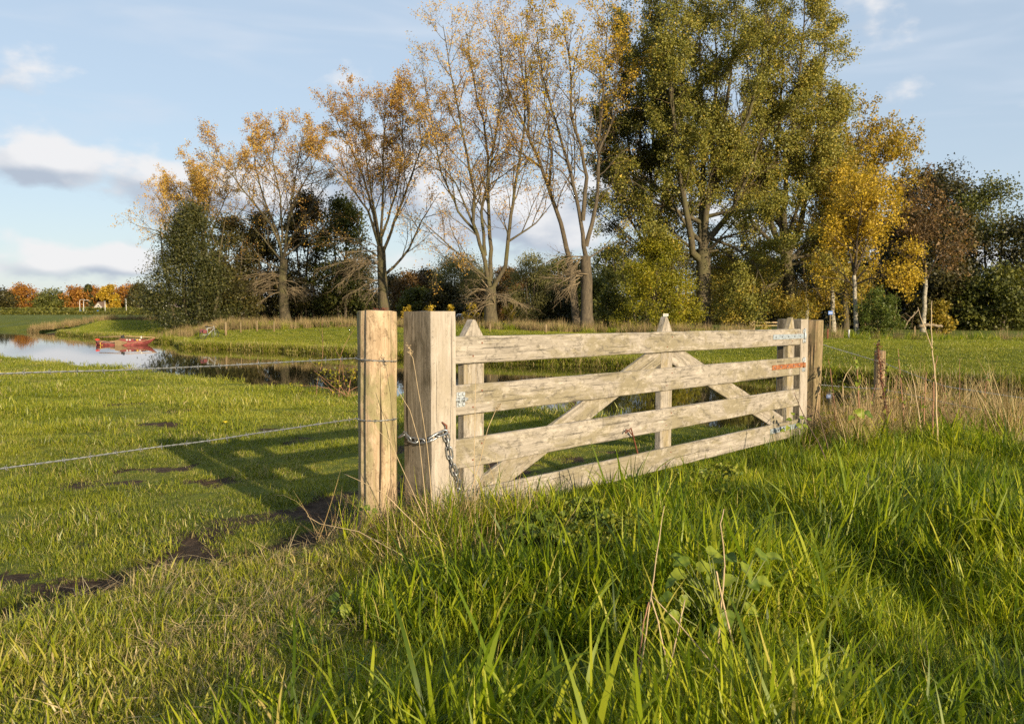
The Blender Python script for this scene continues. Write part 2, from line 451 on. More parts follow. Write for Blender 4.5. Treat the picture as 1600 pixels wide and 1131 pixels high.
en = bsd + (fbm(GX*2.3, GY*2.3, 21)-.5)*.34
def mud_at(x, y):
    x = np.asarray(x, float); y = np.asarray(y, float)
    e = bank_sd(x, y) + (fbm(x*2.3, y*2.3, 21)-.5)*.34
    strip = np.exp(-((e+.28)/.30)**2)*sst(x, 1.2, -.4)*sst(fbm(x*2.2, y*2.2, 61), .20, .42)
    near = np.exp(-((e+.8)/.75)**2)*sst(fbm(x*1.9+4, y*1.9, 71), .50, .62)*sst(x, 1, -.5)
    holes = sst(fbm(x*1.5+9, y*1.5+3, 81), .645, .70)*(e < -.3)*(near_d(x, y) < -1)*.8
    shore = np.exp(-((near_d(x, y)-.25)/.25)**2) + np.exp(-((far_d(x, y)-.15)/.35)**2)
    return np.clip(strip*1.8+near*.9+holes+shore, 0, 1)
MUD = mud_at(GX, GY)
mG, t, b = mat_new('meadow_ground')
a = t.nodes.new('ShaderNodeAttribute'); a.attribute_name = 'mud'
vec = tex_coord(t, 'Object')
g1 = noise_t(t, vec, .35, 5, .6); g2 = noise_t(t, vec, 4.0, 6, .65); g3 = noise_t(t, vec, 30.0, 4, .6)
gc = ramp(t, math_node(t, 'ADD', math_node(t, 'MULTIPLY', g1, .6), math_node(t, 'MULTIPLY', g2, .4)), [(.32, (.065, .085, .012)), (.5, (.105, .125, .016)), (.68, (.15, .155, .026))])
gc = mixc(t, math_node(t, 'MULTIPLY', smooth(t, g3, .55, .7), .4), gc, (.06, .065, .02))
sc_ = ramp(t, noise_t(t, vec, 16.0, 7, .7), [(.3, (.018, .011, .007)), (.52, (.052, .034, .021)), (.72, (.11, .075, .046))])
mf = smooth(t, math_node(t, 'ADD', a.outputs['Fac'], math_node(t, 'MULTIPLY', math_node(t, 'SUBTRACT', g2, .5), .7)), .35, .6)
L(t, mixc(t, mf, gc, sc_), b.inputs['Base Color']); b.inputs['Roughness'].default_value = .95; b.inputs['Specular IOR Level'].default_value = .15
bump(t, b, math_node(t, 'ADD', g2, g3), .8, .06)
ground = link('ground', mesh_np('ground', np.stack([GX, GY, GZ], -1).reshape(-1, 3), quads, mG, True, {'mud': MUD.ravel()}))
tag(ground, 'grassy pasture and banks on both sides of the canal', None, None, 'structure')

mW, t, b = mat_new('canal_water')
b.inputs['Base Color'].default_value = (.016, .015, .007, 1); b.inputs['Roughness'].default_value = .025; b.inputs['IOR'].default_value = 1.333
vec = tex_coord(t, 'Object', (1, .55, 1))
w1 = noise_t(t, vec, 1.3, 3, .5); w2 = noise_t(t, vec, 6.0, 2, .5)
bump(t, b, math_node(t, 'ADD', w1, math_node(t, 'MULTIPLY', w2, .25)), .10, .012)
wx = np.concatenate([NX, FX[::-1]]); wy = np.concatenate([NY-2.0, FY[::-1]+2.0])
me = bpy.data.meshes.new('canal_water')
vs = []; fs = []
cxs = np.unique(np.concatenate([NX, FX]))
for i, x_ in enumerate(cxs):
    vs += [(x_, np.interp(x_, NX, NY)-2.0, WATER_Z), (x_, np.interp(x_, FX, FY)+2.0, WATER_Z)]
    if i: fs.append((2*i-2, 2*i, 2*i+1, 2*i-1))
me.from_pydata(vs, [], fs); me.materials.append(mW)
water = link('water', me)
tag(water, 'still dark canal water mirroring trees and sky', None, None, 'structure')

# ------------------------------------------------------------------ gate, posts, wire, chain
rng = random.Random(7)
GO = Vector((-.2275, 5.585, 0.0)); GD = Vector((.653, .757, 0)).normalized(); GN = Vector((GD.y, -GD.x, 0))   # GN: towards the camera
GZ0 = .30
gate = empty('field_gate', (GO.x, GO.y, GZ0), 'wide weathered wooden field gate of four rails between two square posts', 'gate')
GATE_TILT = .0077
gate.rotation_euler = (0, GATE_TILT, math.atan2(GD.y, GD.x))
def gpos(x, y, z):
    """gate-local to world"""
    return gate_m @ Vector((x, y, z))
gate_m = Matrix.Translation((GO.x, GO.y, GZ0)) @ gate.rotation_euler.to_matrix().to_4x4()
def gx(px):
    """gate-local x of the rail front at photo column px"""
    u = (px-800)/F
    return (GO.y*u-GO.x)/(GD.x-u*GD.y)
def plank(L_, H_, T_, seed, ch=.006, st=None, wob=.0035, cut0=0.0, cut1=0.0):
    """board along +x from 0 to L_, front at y=0, worn edges; cut0/cut1 slant the ends"""
    n = st or max(6, int(L_/.11)); mb = MB()
    rr = random.Random(seed); vs = []
    prof = [(ch, 0), (H_-ch, 0), (H_, ch), (H_, T_-ch), (H_-ch, T_), (ch, T_), (0, T_-ch), (0, ch)]
    for i in range(n+1):
        s = L_*i/n
        for z, y in prof:
            fz = z/H_
            x_ = s + (cut0*(1-i/n)+cut1*(i/n))*(fz-.5)
            e = mnoise.noise(Vector((s*2.1+seed*9.1, z*5, y*30+seed)))
            e2 = mnoise.noise(Vector((s*9+seed*3.7, z*21, y*40)))
            zz = z + (e*wob*1.2 + e2*wob*.7)*(1 if (fz > .9 or fz < .1) else 0)
            vs.append((x_, y + (e2*.0012 + e*.0015), zz))
    k = len(prof)
    fs = [[i*k+j, (i+1)*k+j, (i+1)*k+(j+1) % k, i*k+(j+1) % k] for i in range(n) for j in range(k)]
    fs += [list(range(k-1, -1, -1))[::-1], [n*k+j for j in range(k)][::-1]]
    mb.add(vs, fs); return mb
def zat(py, Y): return at(800, py, Y).z
YL = 5.446
RAILS = [(569, 526), (650, 602.6), (733.8, 687.6), (815, 771)]
x_l, x_r = -.312, gx(1250)
rail_z = []
for k, (yb, yt) in enumerate(RAILS):
    zb, zt = zat(yb, YL)-GZ0, zat(yt, YL)-GZ0
    rail_z.append((zb, zt))
    o = plank(x_r-x_l, zt-zb, .034, 11+k).build('rail', M_rail, gate, loc=(x_l, 0, zb))
    o.rotation_euler = (R(.25*(k % 2)), 0, 0)
    tag(o, ['mossy grey top rail of the gate', 'pale second rail of the gate with the latch', 'third rail of the gate', 'bottom rail of the gate half sunk in grass'][k])
    # nail and bolt heads where the rail crosses an upright
    for xn in (gx(745), gx(1046), gx(1243)-.05):
        for dx, dz in ((-.045, .045), (.04, (zt-zb)-.045)):
            nb = MB(); nb.tube([(0, .004, 0), (0, -.003, 0)], [.0065, .0055], 7)
            nb.build('nail_head', M_rustdark, o, loc=(xn-x_l+dx, -.001, dz))
z_bot, z_top = rail_z[3][0], rail_z[0][1]
def upright(xc, w, peak_dx, zp, zb=None, mat=M_upright, seed=0):
    zs = z_top-.012; zb = rail_z[3][0]+.01 if zb is None else zb
    poly = [(-w/2, zb), (w/2, zb), (w/2, zs), (peak_dx+.012, zp-.004), (peak_dx-.010, zp), (-w/2, zs)]
    o = MB().prism(poly, .036, .092).build('upright', mat, gate, .004, loc=(xc, 0, 0))
    return o
tag(upright(gx(746), .19, .0, zat(499, 5.6)-GZ0), 'pointed upright board near the latch end')
tag(upright(gx(1047.5), .185, -.01, zat(495, 7.4)-GZ0+.012+.004*2), 'pointed upright board in the middle of the gate')
tag(upright(gx(1243)-.03, .17, .02, zat(497, 9.4)-GZ0+.045), 'pointed upright board at the hinge end')
def brace(x0, z0, x1, z1, w, seed):
    dx, dz = x1-x0, z1-z0; Lb = math.hypot(dx, dz); ang = math.atan2(dz, dx)
    o = plank(Lb, w, .036, seed, cut0=0, cut1=0).build('brace', M_rail, gate)
    o.rotation_euler = (0, -ang, 0)
    o.location = (x0+math.sin(ang)*w/2, .040, z0-math.cos(ang)*w/2)
    return o
xm = gx(1047.5)
tag(brace(gx(768)-.02, rail_z[3][1]-.02, xm-.10, rail_z[0][0]-.015, .17, 31), 'long diagonal brace rising towards the middle upright')
tag(brace(xm+.10, rail_z[0][0]-.015, gx(1236)-.10, rail_z[3][1]-.03, .17, 32), 'mossy diagonal brace falling towards the hinge end')
# strap hinges
def strap(x0, x1, zc, h, mat, name, label, pin=True, slope=0.0):
    o = MB().box(0, x1-x0, -.008, -.001, -h/2, h/2).build(name, mat, gate, .002, loc=(x0, 0, zc))
    o.rotation_euler = (0, slope, 0)
    tag(o, label)
    Ls = x1-x0
    for f in (.07, .26, .46, .66, .84):
        bm = MB(); bm.tube([(0, 0, 0), (0, -.007, 0)], [.0085, .0085], 6, sm=False); bm.ball((0, -.007, 0), .007, 8, 4, (1, .6, 1))
        bm.build('bolt', M_bolt, o, loc=(Ls*f, -.008, 0))
    if pin:
        e = MB(); e.tube([(Ls, -.012, -h*.55), (Ls, -.012, h*.55)], .019, 10); e.build('hinge_eye', mat, o)
    return o
xs0 = gx(1207)
strap(xs0, x_r+.10, rail_z[0][0]+.095, .052, M_strap, 'strap_hinge', 'galvanised steel strap hinge on the top rail')
strap(xs0-.01, x_r+.09, rail_z[1][0]+.105, .050, M_rust, 'strap_hinge', 'rusty orange strap hinge on the second rail')
strap(xs0-.02, x_r-.02, rail_z[3][0]+.115, .052, M_strap, 'strap_hinge', 'galvanised strap hinge on the bottom rail in the weeds', pin=False)
# slide latch
lt = MB().box(0, .075, -.005, -.001, 0, .095).build('latch_plate', M_zinc, gate, .0015, loc=(gx(713.5)-.012, 0, rail_z[1][0]+.055))
for dx in (.020, .060):
    for dz in (.016, .080):
        bm = MB(); bm.tube([(0, 0, 0), (0, -.006, 0)], [.0125, .0115], 8); bm.ball((0, -.006, 0), .011, 8, 4, (1, .55, 1))
        bm.build('bolt', M_zinc, lt, loc=(dx, -.005, dz))
bm = MB(); bm.tube([(-.16, -.016, .048), (.085, -.016, .048)], .0085, 10); bm.build('slide_bolt', M_zinc, lt)
for ka, kb in ((.006, .020), (.056, .066)): MB().box(ka, kb, -.027, -.0055, .034, .062).build('keeper', M_zinc, lt, .002)

# square posts ------------------------------------------------------
def square_post(name, label, x0, x1, y0, y1, ztop, zbot, mat, seed, slant=0.0):
    e = MB(); n = 22; ch = .012; vs = []
    prof = [(x0+ch, y0), (x1-ch, y0), (x1, y0+ch), (x1, y1-ch), (x1-ch, y1), (x0+ch, y1), (x0, y1-ch), (x0, y0+ch)]
    cx, cyy = (x0+x1)/2, (y0+y1)/2
    for i in range(n+1):
        f = i/n; z = zbot+(ztop-zbot)*f
        for x, y in prof:
            q = Vector((x*9+seed, y*9, z*1.3)); d = mnoise.noise(q)*.003+mnoise.noise(q*3.1)*.0015
            k = 1+d*4 - (.012 if i == n else 0)
            zz = z + (slant*(y-cyy)+mnoise.noise(Vector((x*14, y*14, seed)))*.006 if i == n else 0)
            vs.append((cx+(x-cx)*k, cyy+(y-cyy)*k, zz))
    fs = [[i*8+j, i*8+(j+1) % 8, (i+1)*8+(j+1) % 8, (i+1)*8+j] for i in range(n) for j in range(8)] + [[n*8+j for j in range(8)]]
    e.add(vs, fs)
    o = e.build(name, mat)
    o.data.materials.append(M_oakshade)                     # grey streaked wood with shade painted in, on the side away from the sun
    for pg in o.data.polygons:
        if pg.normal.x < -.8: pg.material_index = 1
    o.location = (GO.x, GO.y, 0); o.rotation_euler = (0, 0, math.atan2(GD.y, GD.x))
    return tag(o, label, 'post', 'square gate posts')
PX0, PX1, PY0, PY1 = -.5335, -.3235, -.1377, .122
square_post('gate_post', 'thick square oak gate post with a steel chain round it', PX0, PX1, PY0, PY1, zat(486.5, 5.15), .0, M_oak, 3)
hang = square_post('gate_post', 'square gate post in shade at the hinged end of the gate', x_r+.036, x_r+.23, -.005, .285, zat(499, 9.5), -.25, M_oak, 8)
for zc in (rail_z[0][0]+.095, rail_z[1][0]+.105):      # hinge pins on the hanging post
    zc_w = zc + GZ0 - GATE_TILT*x_r
    for dz, hh in ((.055, .04), (-.055, .04)):
        pl = MB().box(x_r+.055, x_r+.115, -.016, -.006, zc_w+dz-hh/2, zc_w+dz+hh/2).build('pin_plate', M_zinc, hang, .002)
        bm = MB(); bm.tube([(x_r+.085, -.016, zc_w+dz), (x_r+.085, -.026, zc_w+dz)], .012, 8); bm.build('bolt', M_zinc, pl)
    bm = MB(); bm.tube([(x_r+.10, -.017, zc_w-.075), (x_r+.10, -.017, zc_w+.085)], .011, 8); bm.build('hinge_pin', M_zinc, hang)

# round split posts -------------------------------------------------
def round_post(name, label, base, ztop, r0, r1, mat, seed, lean=(0, 0), flat=.16, group='round fence posts', sides=30, fissure=True):
    rr = random.Random(seed); e = MB(); n = 26; vs = []
    x0, y0, zb = base
    shape = []
    fl = [(rr.uniform(0, 6.28), rr.uniform(.80, .93)) for _ in range(4)]
    for k in range(sides):
        w = 2*math.pi*k/sides; rad = 1.0
        for a0, c in fl:
            cc = math.cos(w-a0)
            if cc > .2: rad = min(rad, 1*(1-flat)+flat*min(1.0, c/cc))
        shape.append(rad)
    fis = [int(rr.random()*sides) for _ in range(5)]
    for i in range(n+1):
        f = i/n; z = zb+(ztop-zb)*f; r = r0+(r1-r0)*f
        if i == n: r *= .985
        for k in range(sides):
            w = 2*math.pi*k/sides + f*.10
            q = Vector((math.cos(w)*1.4+seed, math.sin(w)*1.4, z*.9))
            rad = r*shape[k]*(1+.06*mnoise.noise(q)+.03*mnoise.noise(q*3.3)+.012*mnoise.noise(q*11))
            if fissure and k in fis: rad *= .90+.05*mnoise.noise(Vector((z*2.2, k, seed)))
            zz = z + (mnoise.noise(Vector((math.cos(w)*1.3, math.sin(w)*1.3, seed*2.0)))*.012 if i == n else 0)
            vs.append((x0+lean[0]*f+math.cos(w)*rad, y0+lean[1]*f+math.sin(w)*rad, zz))
    c = len(vs); vs.append((x0+lean[0], y0+lean[1], ztop+.006))
    fs = [[i*sides+k, i*sides+(k+1) % sides, (i+1)*sides+(k+1) % sides, (i+1)*sides+k] for i in range(n) for k in range(sides)]
    e.add(vs, fs, True)
    e.f += [[n*sides+k, n*sides+(k+1) % sides, c] for k in range(sides)]; e.sm += [False]*sides
    o = e.build(name, mat)
    o.data.set_sharp_from_angle(angle=R(24))
    return tag(o, label, 'post', group)
RP = at(592, 800, 5.24)
round_post('fence_post', 'fat split wooden fence post left of the square gate post, wrapped with barbed wire', (RP.x-.006, RP.y, .0), zat(486, 5.24), .119, .122, M_split, 5, lean=(.008, 0))
RP2 = at(1267.5, 640, 9.98)
round_post('fence_post', 'brown round fence post just behind the hinged end of the gate', (RP2.x, RP2.y, -.1), zat(500.5, 9.98), .094, .098, M_oldpost, 12, lean=(.02, 0))
RP3 = at(1373, 640, 10.5)
round_post('fence_post', 'short old round fence post overgrown with a dark dead weed among dry grass', (RP3.x, RP3.y, -.2), zat(548, 10.5), .062, .066, M_oldpost, 15, sides=16)
RPL = Vector((-3.45, 2.30, 0)); RPR = Vector((6.35, 9.4, 0))
# a wisp of wool-dark moss and staples on the split post
o = MB(); rr = random.Random(3)
for k in range(16):
    a_ = rr.uniform(0, 6.28); p0 = Vector((RP.x+.02+rr.uniform(-.03, .03), RP.y-.02+rr.uniform(-.03, .03), zat(486, 5.24)))
    o.tube([p0, p0+Vector((math.cos(a_)*.014, math.sin(a_)*.014, rr.uniform(.008, .022))), p0+Vector((math.cos(a_)*.03, math.sin(a_)*.03, rr.uniform(.004, .02)))], [.0022, .0018, .0008], 4)
tag(o.build('lichen_tuft', M_rustdark), 'dark rusty tuft lying on top of the fat split fence post', 'tuft')

# barbed wire --------------------------------------------------------
barb_me = None
def barb_mesh():
    b = MB()
    for s in (-1, 1):
        pts = [(s*.004+math.cos(w)*.0, math.cos(w)*.0055, math.sin(w)*.0055) for w in np.linspace(0, 2*math.pi*1.3, 11)]
        b.tube(pts, .0014, 4)
    for a_ in (.4, 2.0, 3.6, 5.1):
        b.tube([(0, math.cos(a_)*.004, math.sin(a_)*.004), (.003, math.cos(a_)*.019, math.sin(a_)*.019)], [.0014, .0006], 4)
    return b.mesh('barb', M_wire)
BARB = barb_mesh()
def wire(pts, label, sag=.02, wrap=None, group='barbed wire strands', seed=0, rad=.0021, barbs=True):
    """twisted two-strand barbed wire through pts with a little sag between them"""
    rr = random.Random(seed)
    path = []
    for a_, b_ in zip(pts[:-1], pts[1:]):
        n = max(8, int((b_-a_).length/.012))
        for i in range(n):
            f = i/n; p = a_.lerp(b_, f); p.z -= sag*4*f*(1-f)*(b_-a_).length/2.5
            p.z += mnoise.noise(Vector((p.x*3+seed, p.y*3, 0)))*.004
            path.append(p)
    path.append(pts[-1].copy())
    root = empty('barbed_wire', path[0], label, 'wire', group)
    o = MB()
    for ph in (0, math.pi):
        q = []; acc_ = 0
        for i, p in enumerate(path):
            if i: acc_ += (p-path[i-1]).length
            t_ = (path[min(i+1, len(path)-1)]-path[max(i-1, 0)]).normalized(); a_ = t_.cross(Vector((0, 0, 1))).normalized(); b_ = t_.cross(a_)
            w = acc_*2*math.pi/.075+ph
            q.append(p-path[0]+(a_*math.cos(w)+b_*math.sin(w))*.0026)
        o.tube(q, rad, 4)
    o.build('twisted_strand', M_wire, root)
    if barbs:
        acc_ = 0; nxt = .05
        for i in range(1, len(path)):
            d_ = path[i]-path[i-1]; acc_ += d_.length
            if acc_ > nxt:
                nxt += .115+rr.uniform(-.012, .012)
                bo = link('barb', BARB, None, root, path[i]-path[0])
                bo.rotation_euler = Vector((d_.x, d_.y, d_.z)).to_track_quat('X', 'Z').to_euler(); bo.rotation_euler.rotate_axis('X', rr.uniform(0, 6.28))
    return root
def wrap_pts(c, r, z, a0, a1, n=9, dz=0):
    return [Vector((c.x+math.cos(a)*r, c.y+math.sin(a)*r, z+dz*i/(n-1))) for i, a in enumerate(np.linspace(a0, a1, n))]
zt_ = zat(561, 5.12); zl_ = zat(657, 5.12)
wire([Vector((RPL.x, RPL.y, 1.50))] + wrap_pts(RP, .1265, zt_, R(190), R(345), 9, -.018), 'upper barbed wire strand running left from the fat split post', .02, seed=1)
wire([Vector((RPL.x, RPL.y, 1.02))] + wrap_pts(RP, .1265, zl_, R(190), R(345), 9, 0.0), 'lower barbed wire strand running left from the fat split post', .012, seed=2)
pR = [Vector((RP2.x+.105, RP2.y-.02, zat(538, 9.98))), Vector((RP3.x, RP3.y-.075, zat(566, 10.45))), at(1475, 603, 10.0), Vector((RPR.x+.3, RPR.y, .60))]
wire(pR, 'upper barbed wire strand sloping down behind the dry grass at the right', .012, seed=3)
pR = [Vector((RP2.x+.105, RP2.y-.02, zat(601, 9.98))), Vector((RP3.x, RP3.y-.075, zat(607, 10.45))), Vector((RPR.x+.3, RPR.y, .34))]
wire(pR, 'lower barbed wire strand low over the water at the right', .02, seed=4)
round_post('fence_post', 'round fence post right of the view where the wires end', (RPR.x+.3, RPR.y+.07, -.2), 1.15, .07, .07, M_oldpost, 28)
round_post('fence_post', 'split fence post standing left of the view that holds the barbed wire', (RPL.x, RPL.y, -.1), 1.65, .10, .10, M_split, 25)

# chain ---------------------------------------------------------------
def P(x, y, z):        # post-local (gate axes, level) to world
    return Vector((GO.x, GO.y, 0)) + GD*x - GN*y + Vector((0, 0, z))
zc0 = zat(683, 5.12)
chain_path = [P(PX0-.010, PY1+.012, zc0-.015), P(PX0-.020, PY1-.03, zc0+.010), P(PX0-.022, .04, zc0-.022), P(PX0-.022, -.06, zc0-.030), P(PX0-.012, PY0-.012, zc0-.004),
              P(PX0+.03, PY0-.018, zc0+.018), P(PX0+.092, PY0-.020, zc0+.030), P(PX0+.105, PY0-.020, zc0-.03), P(PX0+.128, PY0-.020, zc0-.13), P(PX0+.160, PY0-.020, zc0-.215), P(PX0+.205, PY0-.016, zc0-.30), P(PX0+.225, PY0+.02, zc0-.40)]
def link_mesh():
    b = MB(); pts = []
    hl, hw = .024, .0150
    for i in range(20):
        w = 2*math.pi*i/20
        pts.append((math.copysign(hl, math.cos(w))*1.0+math.cos(w)*hw if abs(math.cos(w)) > 1e-6 else 0.0, math.sin(w)*hw*1.15, 0))
    vs = []; sides = 7; n = len(pts)
    for i in range(n):
        p = Vector(pts[i]); t_ = (Vector(pts[(i+1) % n])-Vector(pts[i-1])).normalized(); a_ = Vector((0, 0, 1)); b_ = t_.cross(a_)
        for k in range(sides):
            w = 2*math.pi*k/sides; vs.append(p+(a_*math.cos(w)+b_*math.sin(w))*.0058)
    b.add(vs, [[i*sides+k, i*sides+(k+1) % sides, ((i+1) % n)*sides+(k+1) % sides, ((i+1) % n)*sides+k] for i in range(n) for k in range(sides)], True)
    return b.mesh('chain_link', M_chain)
LINK = link_mesh()
chain = empty('chain', chain_path[0], 'galvanised steel chain slung round the square oak gate post', 'chain')
dist = [0]
for a_, b_ in zip(chain_path[:-1], chain_path[1:]): dist.append(dist[-1]+(b_-a_).length)
def on_path(s):
    for i in range(len(dist)-1):
        if s <= dist[i+1] or i == len(dist)-2:
            f = (s-dist[i])/(dist[i+1]-dist[i]); return chain_path[i].lerp(chain_path[i+1], min(max(f, 0), 1))
s = .0; k = 0
while s < dist[-1]-.02:
    p = on_path(s); q = on_path(s+.06)
    o = link('chain_link', LINK, None, chain, (p+q)/2-chain_path[0])
    o.rotation_euler = (q-p).to_track_quat('X', 'Z').to_euler(); o.rotation_euler.rotate_axis('X', R(90*(k % 2)+38+rng.uniform(-12, 12)))
    s += .058; k += 1
hp = P(PX0+.098, PY0, zc0+.03)
o = MB().tube([hp-GN*.01, hp+GN*.02+Vector((0, 0, .012)), hp+GN*.026+Vector((-.004, 0, .035)), hp+GN*.012+Vector((-.022, -.012, .058))], [.006, .006, .006, .0045], 7)
o.tube([hp-GN*.01+Vector((0, 0, .0)), hp+GN*.03+Vector((.006, 0, -.004)), hp+GN*.022+Vector((.004, 0, -.022))], [.006, .006, .005], 7)
tag(o.build('iron_hook', M_rustdark), 'rusty iron hook in the square oak post that holds the chain', 'hook')
# bent rusty iron pin in the grass before the gate
w0 = at(996, 708, 7.10)
def rp(px, py, Y): return at(px, py, Y)
o = MB().tube([Vector((w0.x+.03, w0.y+.06, hz(w0.x, w0.y)-.05)), rp(996.5, 709, 7.10), rp(992, 692, 7.02), rp(989, 680, 6.93), rp(986, 669, 6.86), rp(977, 677, 6.84)], [.007, .007, .0065, .006, .0055, .004], 7)
o.tube([rp(989, 681, 6.93), rp(983, 673, 6.87), rp(979, 671, 6.85), rp(977, 676, 6.84)], [.0045, .004, .004, .003], 6)
tag(o.build('iron_pin', M_rustdark), 'bent rusty iron rod sticking up behind the bottom rail', 'iron rod')

# ------------------------------------------------------------------ trees
def rand_perp(rr, t):
    a = t.orthogonal().normalized(); b = t.cross(a); w = rr.uniform(0, 2*math.pi)
    return a*math.cos(w)+b*math.sin(w)
class Tree:
    def __init__(s, seed):
        s.rr = random.Random(seed); s.nr = np.random.default_rng(seed)
        s.wood = {}; s.leaf = []                      # wood[key] -> list of (pts, radii, sides)
    def tube(s, key, pts, rad, sides): s.wood.setdefault(key, []).append((np.array([tuple(p) for p in pts]), np.array(rad, float), sides))
    def curve(s, p0, d, length, n, wander, up):
        pts = [p0.copy()]; d = d.normalized(); st = length/n
        for i in range(n):
            d = (d + Vector((s.rr.gauss(0, wander), s.rr.gauss(0, wander), s.rr.gauss(0, wander)+up))).normalized()
            pts.append(pts[-1]+d*st)
        return pts
    def children(s, pts, rad, lv, Pm):
        if lv >= len(Pm['len']): return
        rr = s.rr
        seg = [(b-a).length for a, b in zip(pts[:-1], pts[1:])]; Ltot = sum(seg)
        n = Pm['dens'][lv]*Ltot; n = int(n)+(rr.random() < n-int(n))
        t0 = Pm['t0'][lv]
        for k in range(n):
            t = t0+(1-t0)*((k+rr.random())/max(n, 1)); q = t*Ltot; i = 0
            while i < len(seg)-1 and q > seg[i]: q -= seg[i]; i += 1
            f = min(1, q/max(seg[i], 1e-6)); p = pts[i].lerp(pts[i+1], f); tan = (pts[i+1]-pts[i]).normalized()
            ang = R(rr.uniform(*Pm['ang'][lv])); d = tan*math.cos(ang)+rand_perp(rr, tan)*math.sin(ang)
            ln = Pm['len'][lv]*rr.uniform(.55, 1.25)*(1.15-.65*t)
            if Pm.get('zlo') and p.z < Pm['zlo']: ln *= .55
            r0 = min(Pm['r'][lv]*(.6+.5*ln/Pm['len'][lv]), (rad[i]*(1-f)+rad[i+1]*f)*.75)
            ns = Pm['n'][lv]
            c = s.curve(p, d, ln, ns, Pm['wander'][lv], Pm['up'][lv])
            rs = [r0*(1-.72*j/ns) for j in range(ns+1)]
            if not (lv == 2 and Pm.get('bare') is False): s.tube(Pm.get('limb_key', 'limb') if lv == 0 else 'twig', c, rs, Pm['sides'][lv])
            if lv == len(Pm['len'])-1: s.leaf.append(c)
            s.children(c, rs, lv+1, Pm)
def tubes_mesh(name, items, mat):
    V = []; Fq = []; base = 0
    for pts, rad, sides in items:
        n = len(pts)
        t = np.empty_like(pts); t[1:-1] = pts[2:]-pts[:-2]; t[0] = pts[1]-pts[0]; t[-1] = pts[-1]-pts[-2]
        t /= np.linalg.norm(t, axis=1, keepdims=True)+1e-9
        ref = np.array([0.31, .95, .05]) if abs(t[0, 1]) < .8 else np.array([1., .1, 0])
        a = np.cross(t, ref); a /= np.linalg.norm(a, axis=1, keepdims=True)+1e-9
        b = np.cross(t, a)
        w = np.linspace(0, 2*math.pi, sides, endpoint=False)
        ring = (a[:, None]*np.cos(w)[None, :, None]+b[:, None]*np.sin(w)[None, :, None])*rad[:, None, None]+pts[:, None]
        V.append(ring.reshape(-1, 3))
        i0 = (np.arange(n-1)[:, None]*sides+np.arange(sides)[None]); i1 = (np.arange(n-1)[:, None]*sides+(np.arange(sides)+1)[None] % sides)
        Fq.append(np.stack([i0, i1, i1+sides, i0+sides], -1).reshape(-1, 4)+base); base += n*sides
    return mesh_np(name, np.concatenate(V), np.concatenate(Fq), mat, True)
def leaf_mesh(name, C, size, mat, nr, aspect=1.6, tint=None, droop=None, tri=True):
    """small leaves at the points C: one face each far off, two bent faces close by"""
    n = len(C)
    d = nr.normal(size=(n, 3)); d[:, 2] -= .25
    if droop is not None: d = d*.6+np.array(droop)
    d /= np.linalg.norm(d, axis=1, keepdims=True)+1e-9
    u = np.cross(d, nr.normal(size=(n, 3))); u /= np.linalg.norm(u, axis=1, keepdims=True)+1e-9
    w = np.cross(d, u)
    s = (size*np.exp(nr.normal(0, .22, n)))[:, None]
    if tint is None: tint = nr.uniform(0, 1, n)
    if tri:
        V = np.stack([C-d*s*.35+u*s/aspect*.55, C-d*s*.35-u*s/aspect*.55, C+d*s*.65], 1).reshape(-1, 3)
        return mesh_np(name, V, np.arange(3*n).reshape(-1, 3), mat, False, {'tint': np.repeat(np.clip(tint, 0, 1), 3)})
    p0 = C; p2 = C+d*s; m = C+d*s*.5
    p1 = m+u*s/aspect*.5+w*s*.06; p3 = m-u*s/aspect*.5+w*s*.06
    V = np.stack([p0, p1, p2, p3], 1).reshape(-1, 3)
    i = np.arange(n)[:, None]*4
    T = np.concatenate([i+np.array([[0, 1, 2]]), i+np.array([[0, 2, 3]])])
    return mesh_np(name, V, T, mat, False, {'tint': np.repeat(np.clip(tint, 0, 1), 4)})
def leaves_on(tr, per_m, spread_, prob):
    """leaf points along the outermost twigs"""
    out_ = []
    for c in tr.leaf:
        a = np.array([tuple(p) for p in c]); Lc = np.linalg.norm(np.diff(a, axis=0), axis=1).sum()
        pr = prob(a.mean(0))
        k = tr.nr.poisson(per_m*Lc*pr) if pr > 0 else 0
        if k:
            f = tr.nr.uniform(.1, 1.0, k)*(len(a)-1); i = np.minimum(f.astype(int), len(a)-2); fr = (f-i)[:, None]
            out_.append(a[i]*(1-fr)+a[i+1]*fr+tr.nr.normal(size=(k, 3))*spread_)
    return np.concatenate(out_) if out_ else np.zeros((0, 3))

ORANGE = mat_leaf('orange_brown_leaves', [(0, (.19, .085, .018)), (.35, (.36, .195, .035)), (.7, (.50, .32, .055)), (1, (.52, .38, .08))], .3)
OCHRE = mat_leaf('yellow_ochre_leaves', [(0, (.20, .13, .015)), (.4, (.36, .23, .02)), (.8, (.50, .33, .025)), (1, (.24, .24, .03))], .3)
POPLAR = mat_leaf('olive_poplar_leaves', [(0, (.070, .080, .014)), (.4, (.165, .165, .028)), (.75, (.27, .245, .045)), (1, (.42, .31, .05))], .28, .5, .3)
LOMB = mat_leaf('dark_poplar_leaves', [(0, (.040, .048, .010)), (.5, (.105, .108, .018)), (.9, (.20, .18, .03)), (1, (.30, .22, .035))], .25, .5, .3)
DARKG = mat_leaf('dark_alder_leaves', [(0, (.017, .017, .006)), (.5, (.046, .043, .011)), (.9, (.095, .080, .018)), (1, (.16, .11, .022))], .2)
YEW = mat_leaf('dark_conifer_leaves', [(0, (.016, .021, .006)), (.5, (.045, .050, .012)), (1, (.11, .10, .022))], .15)
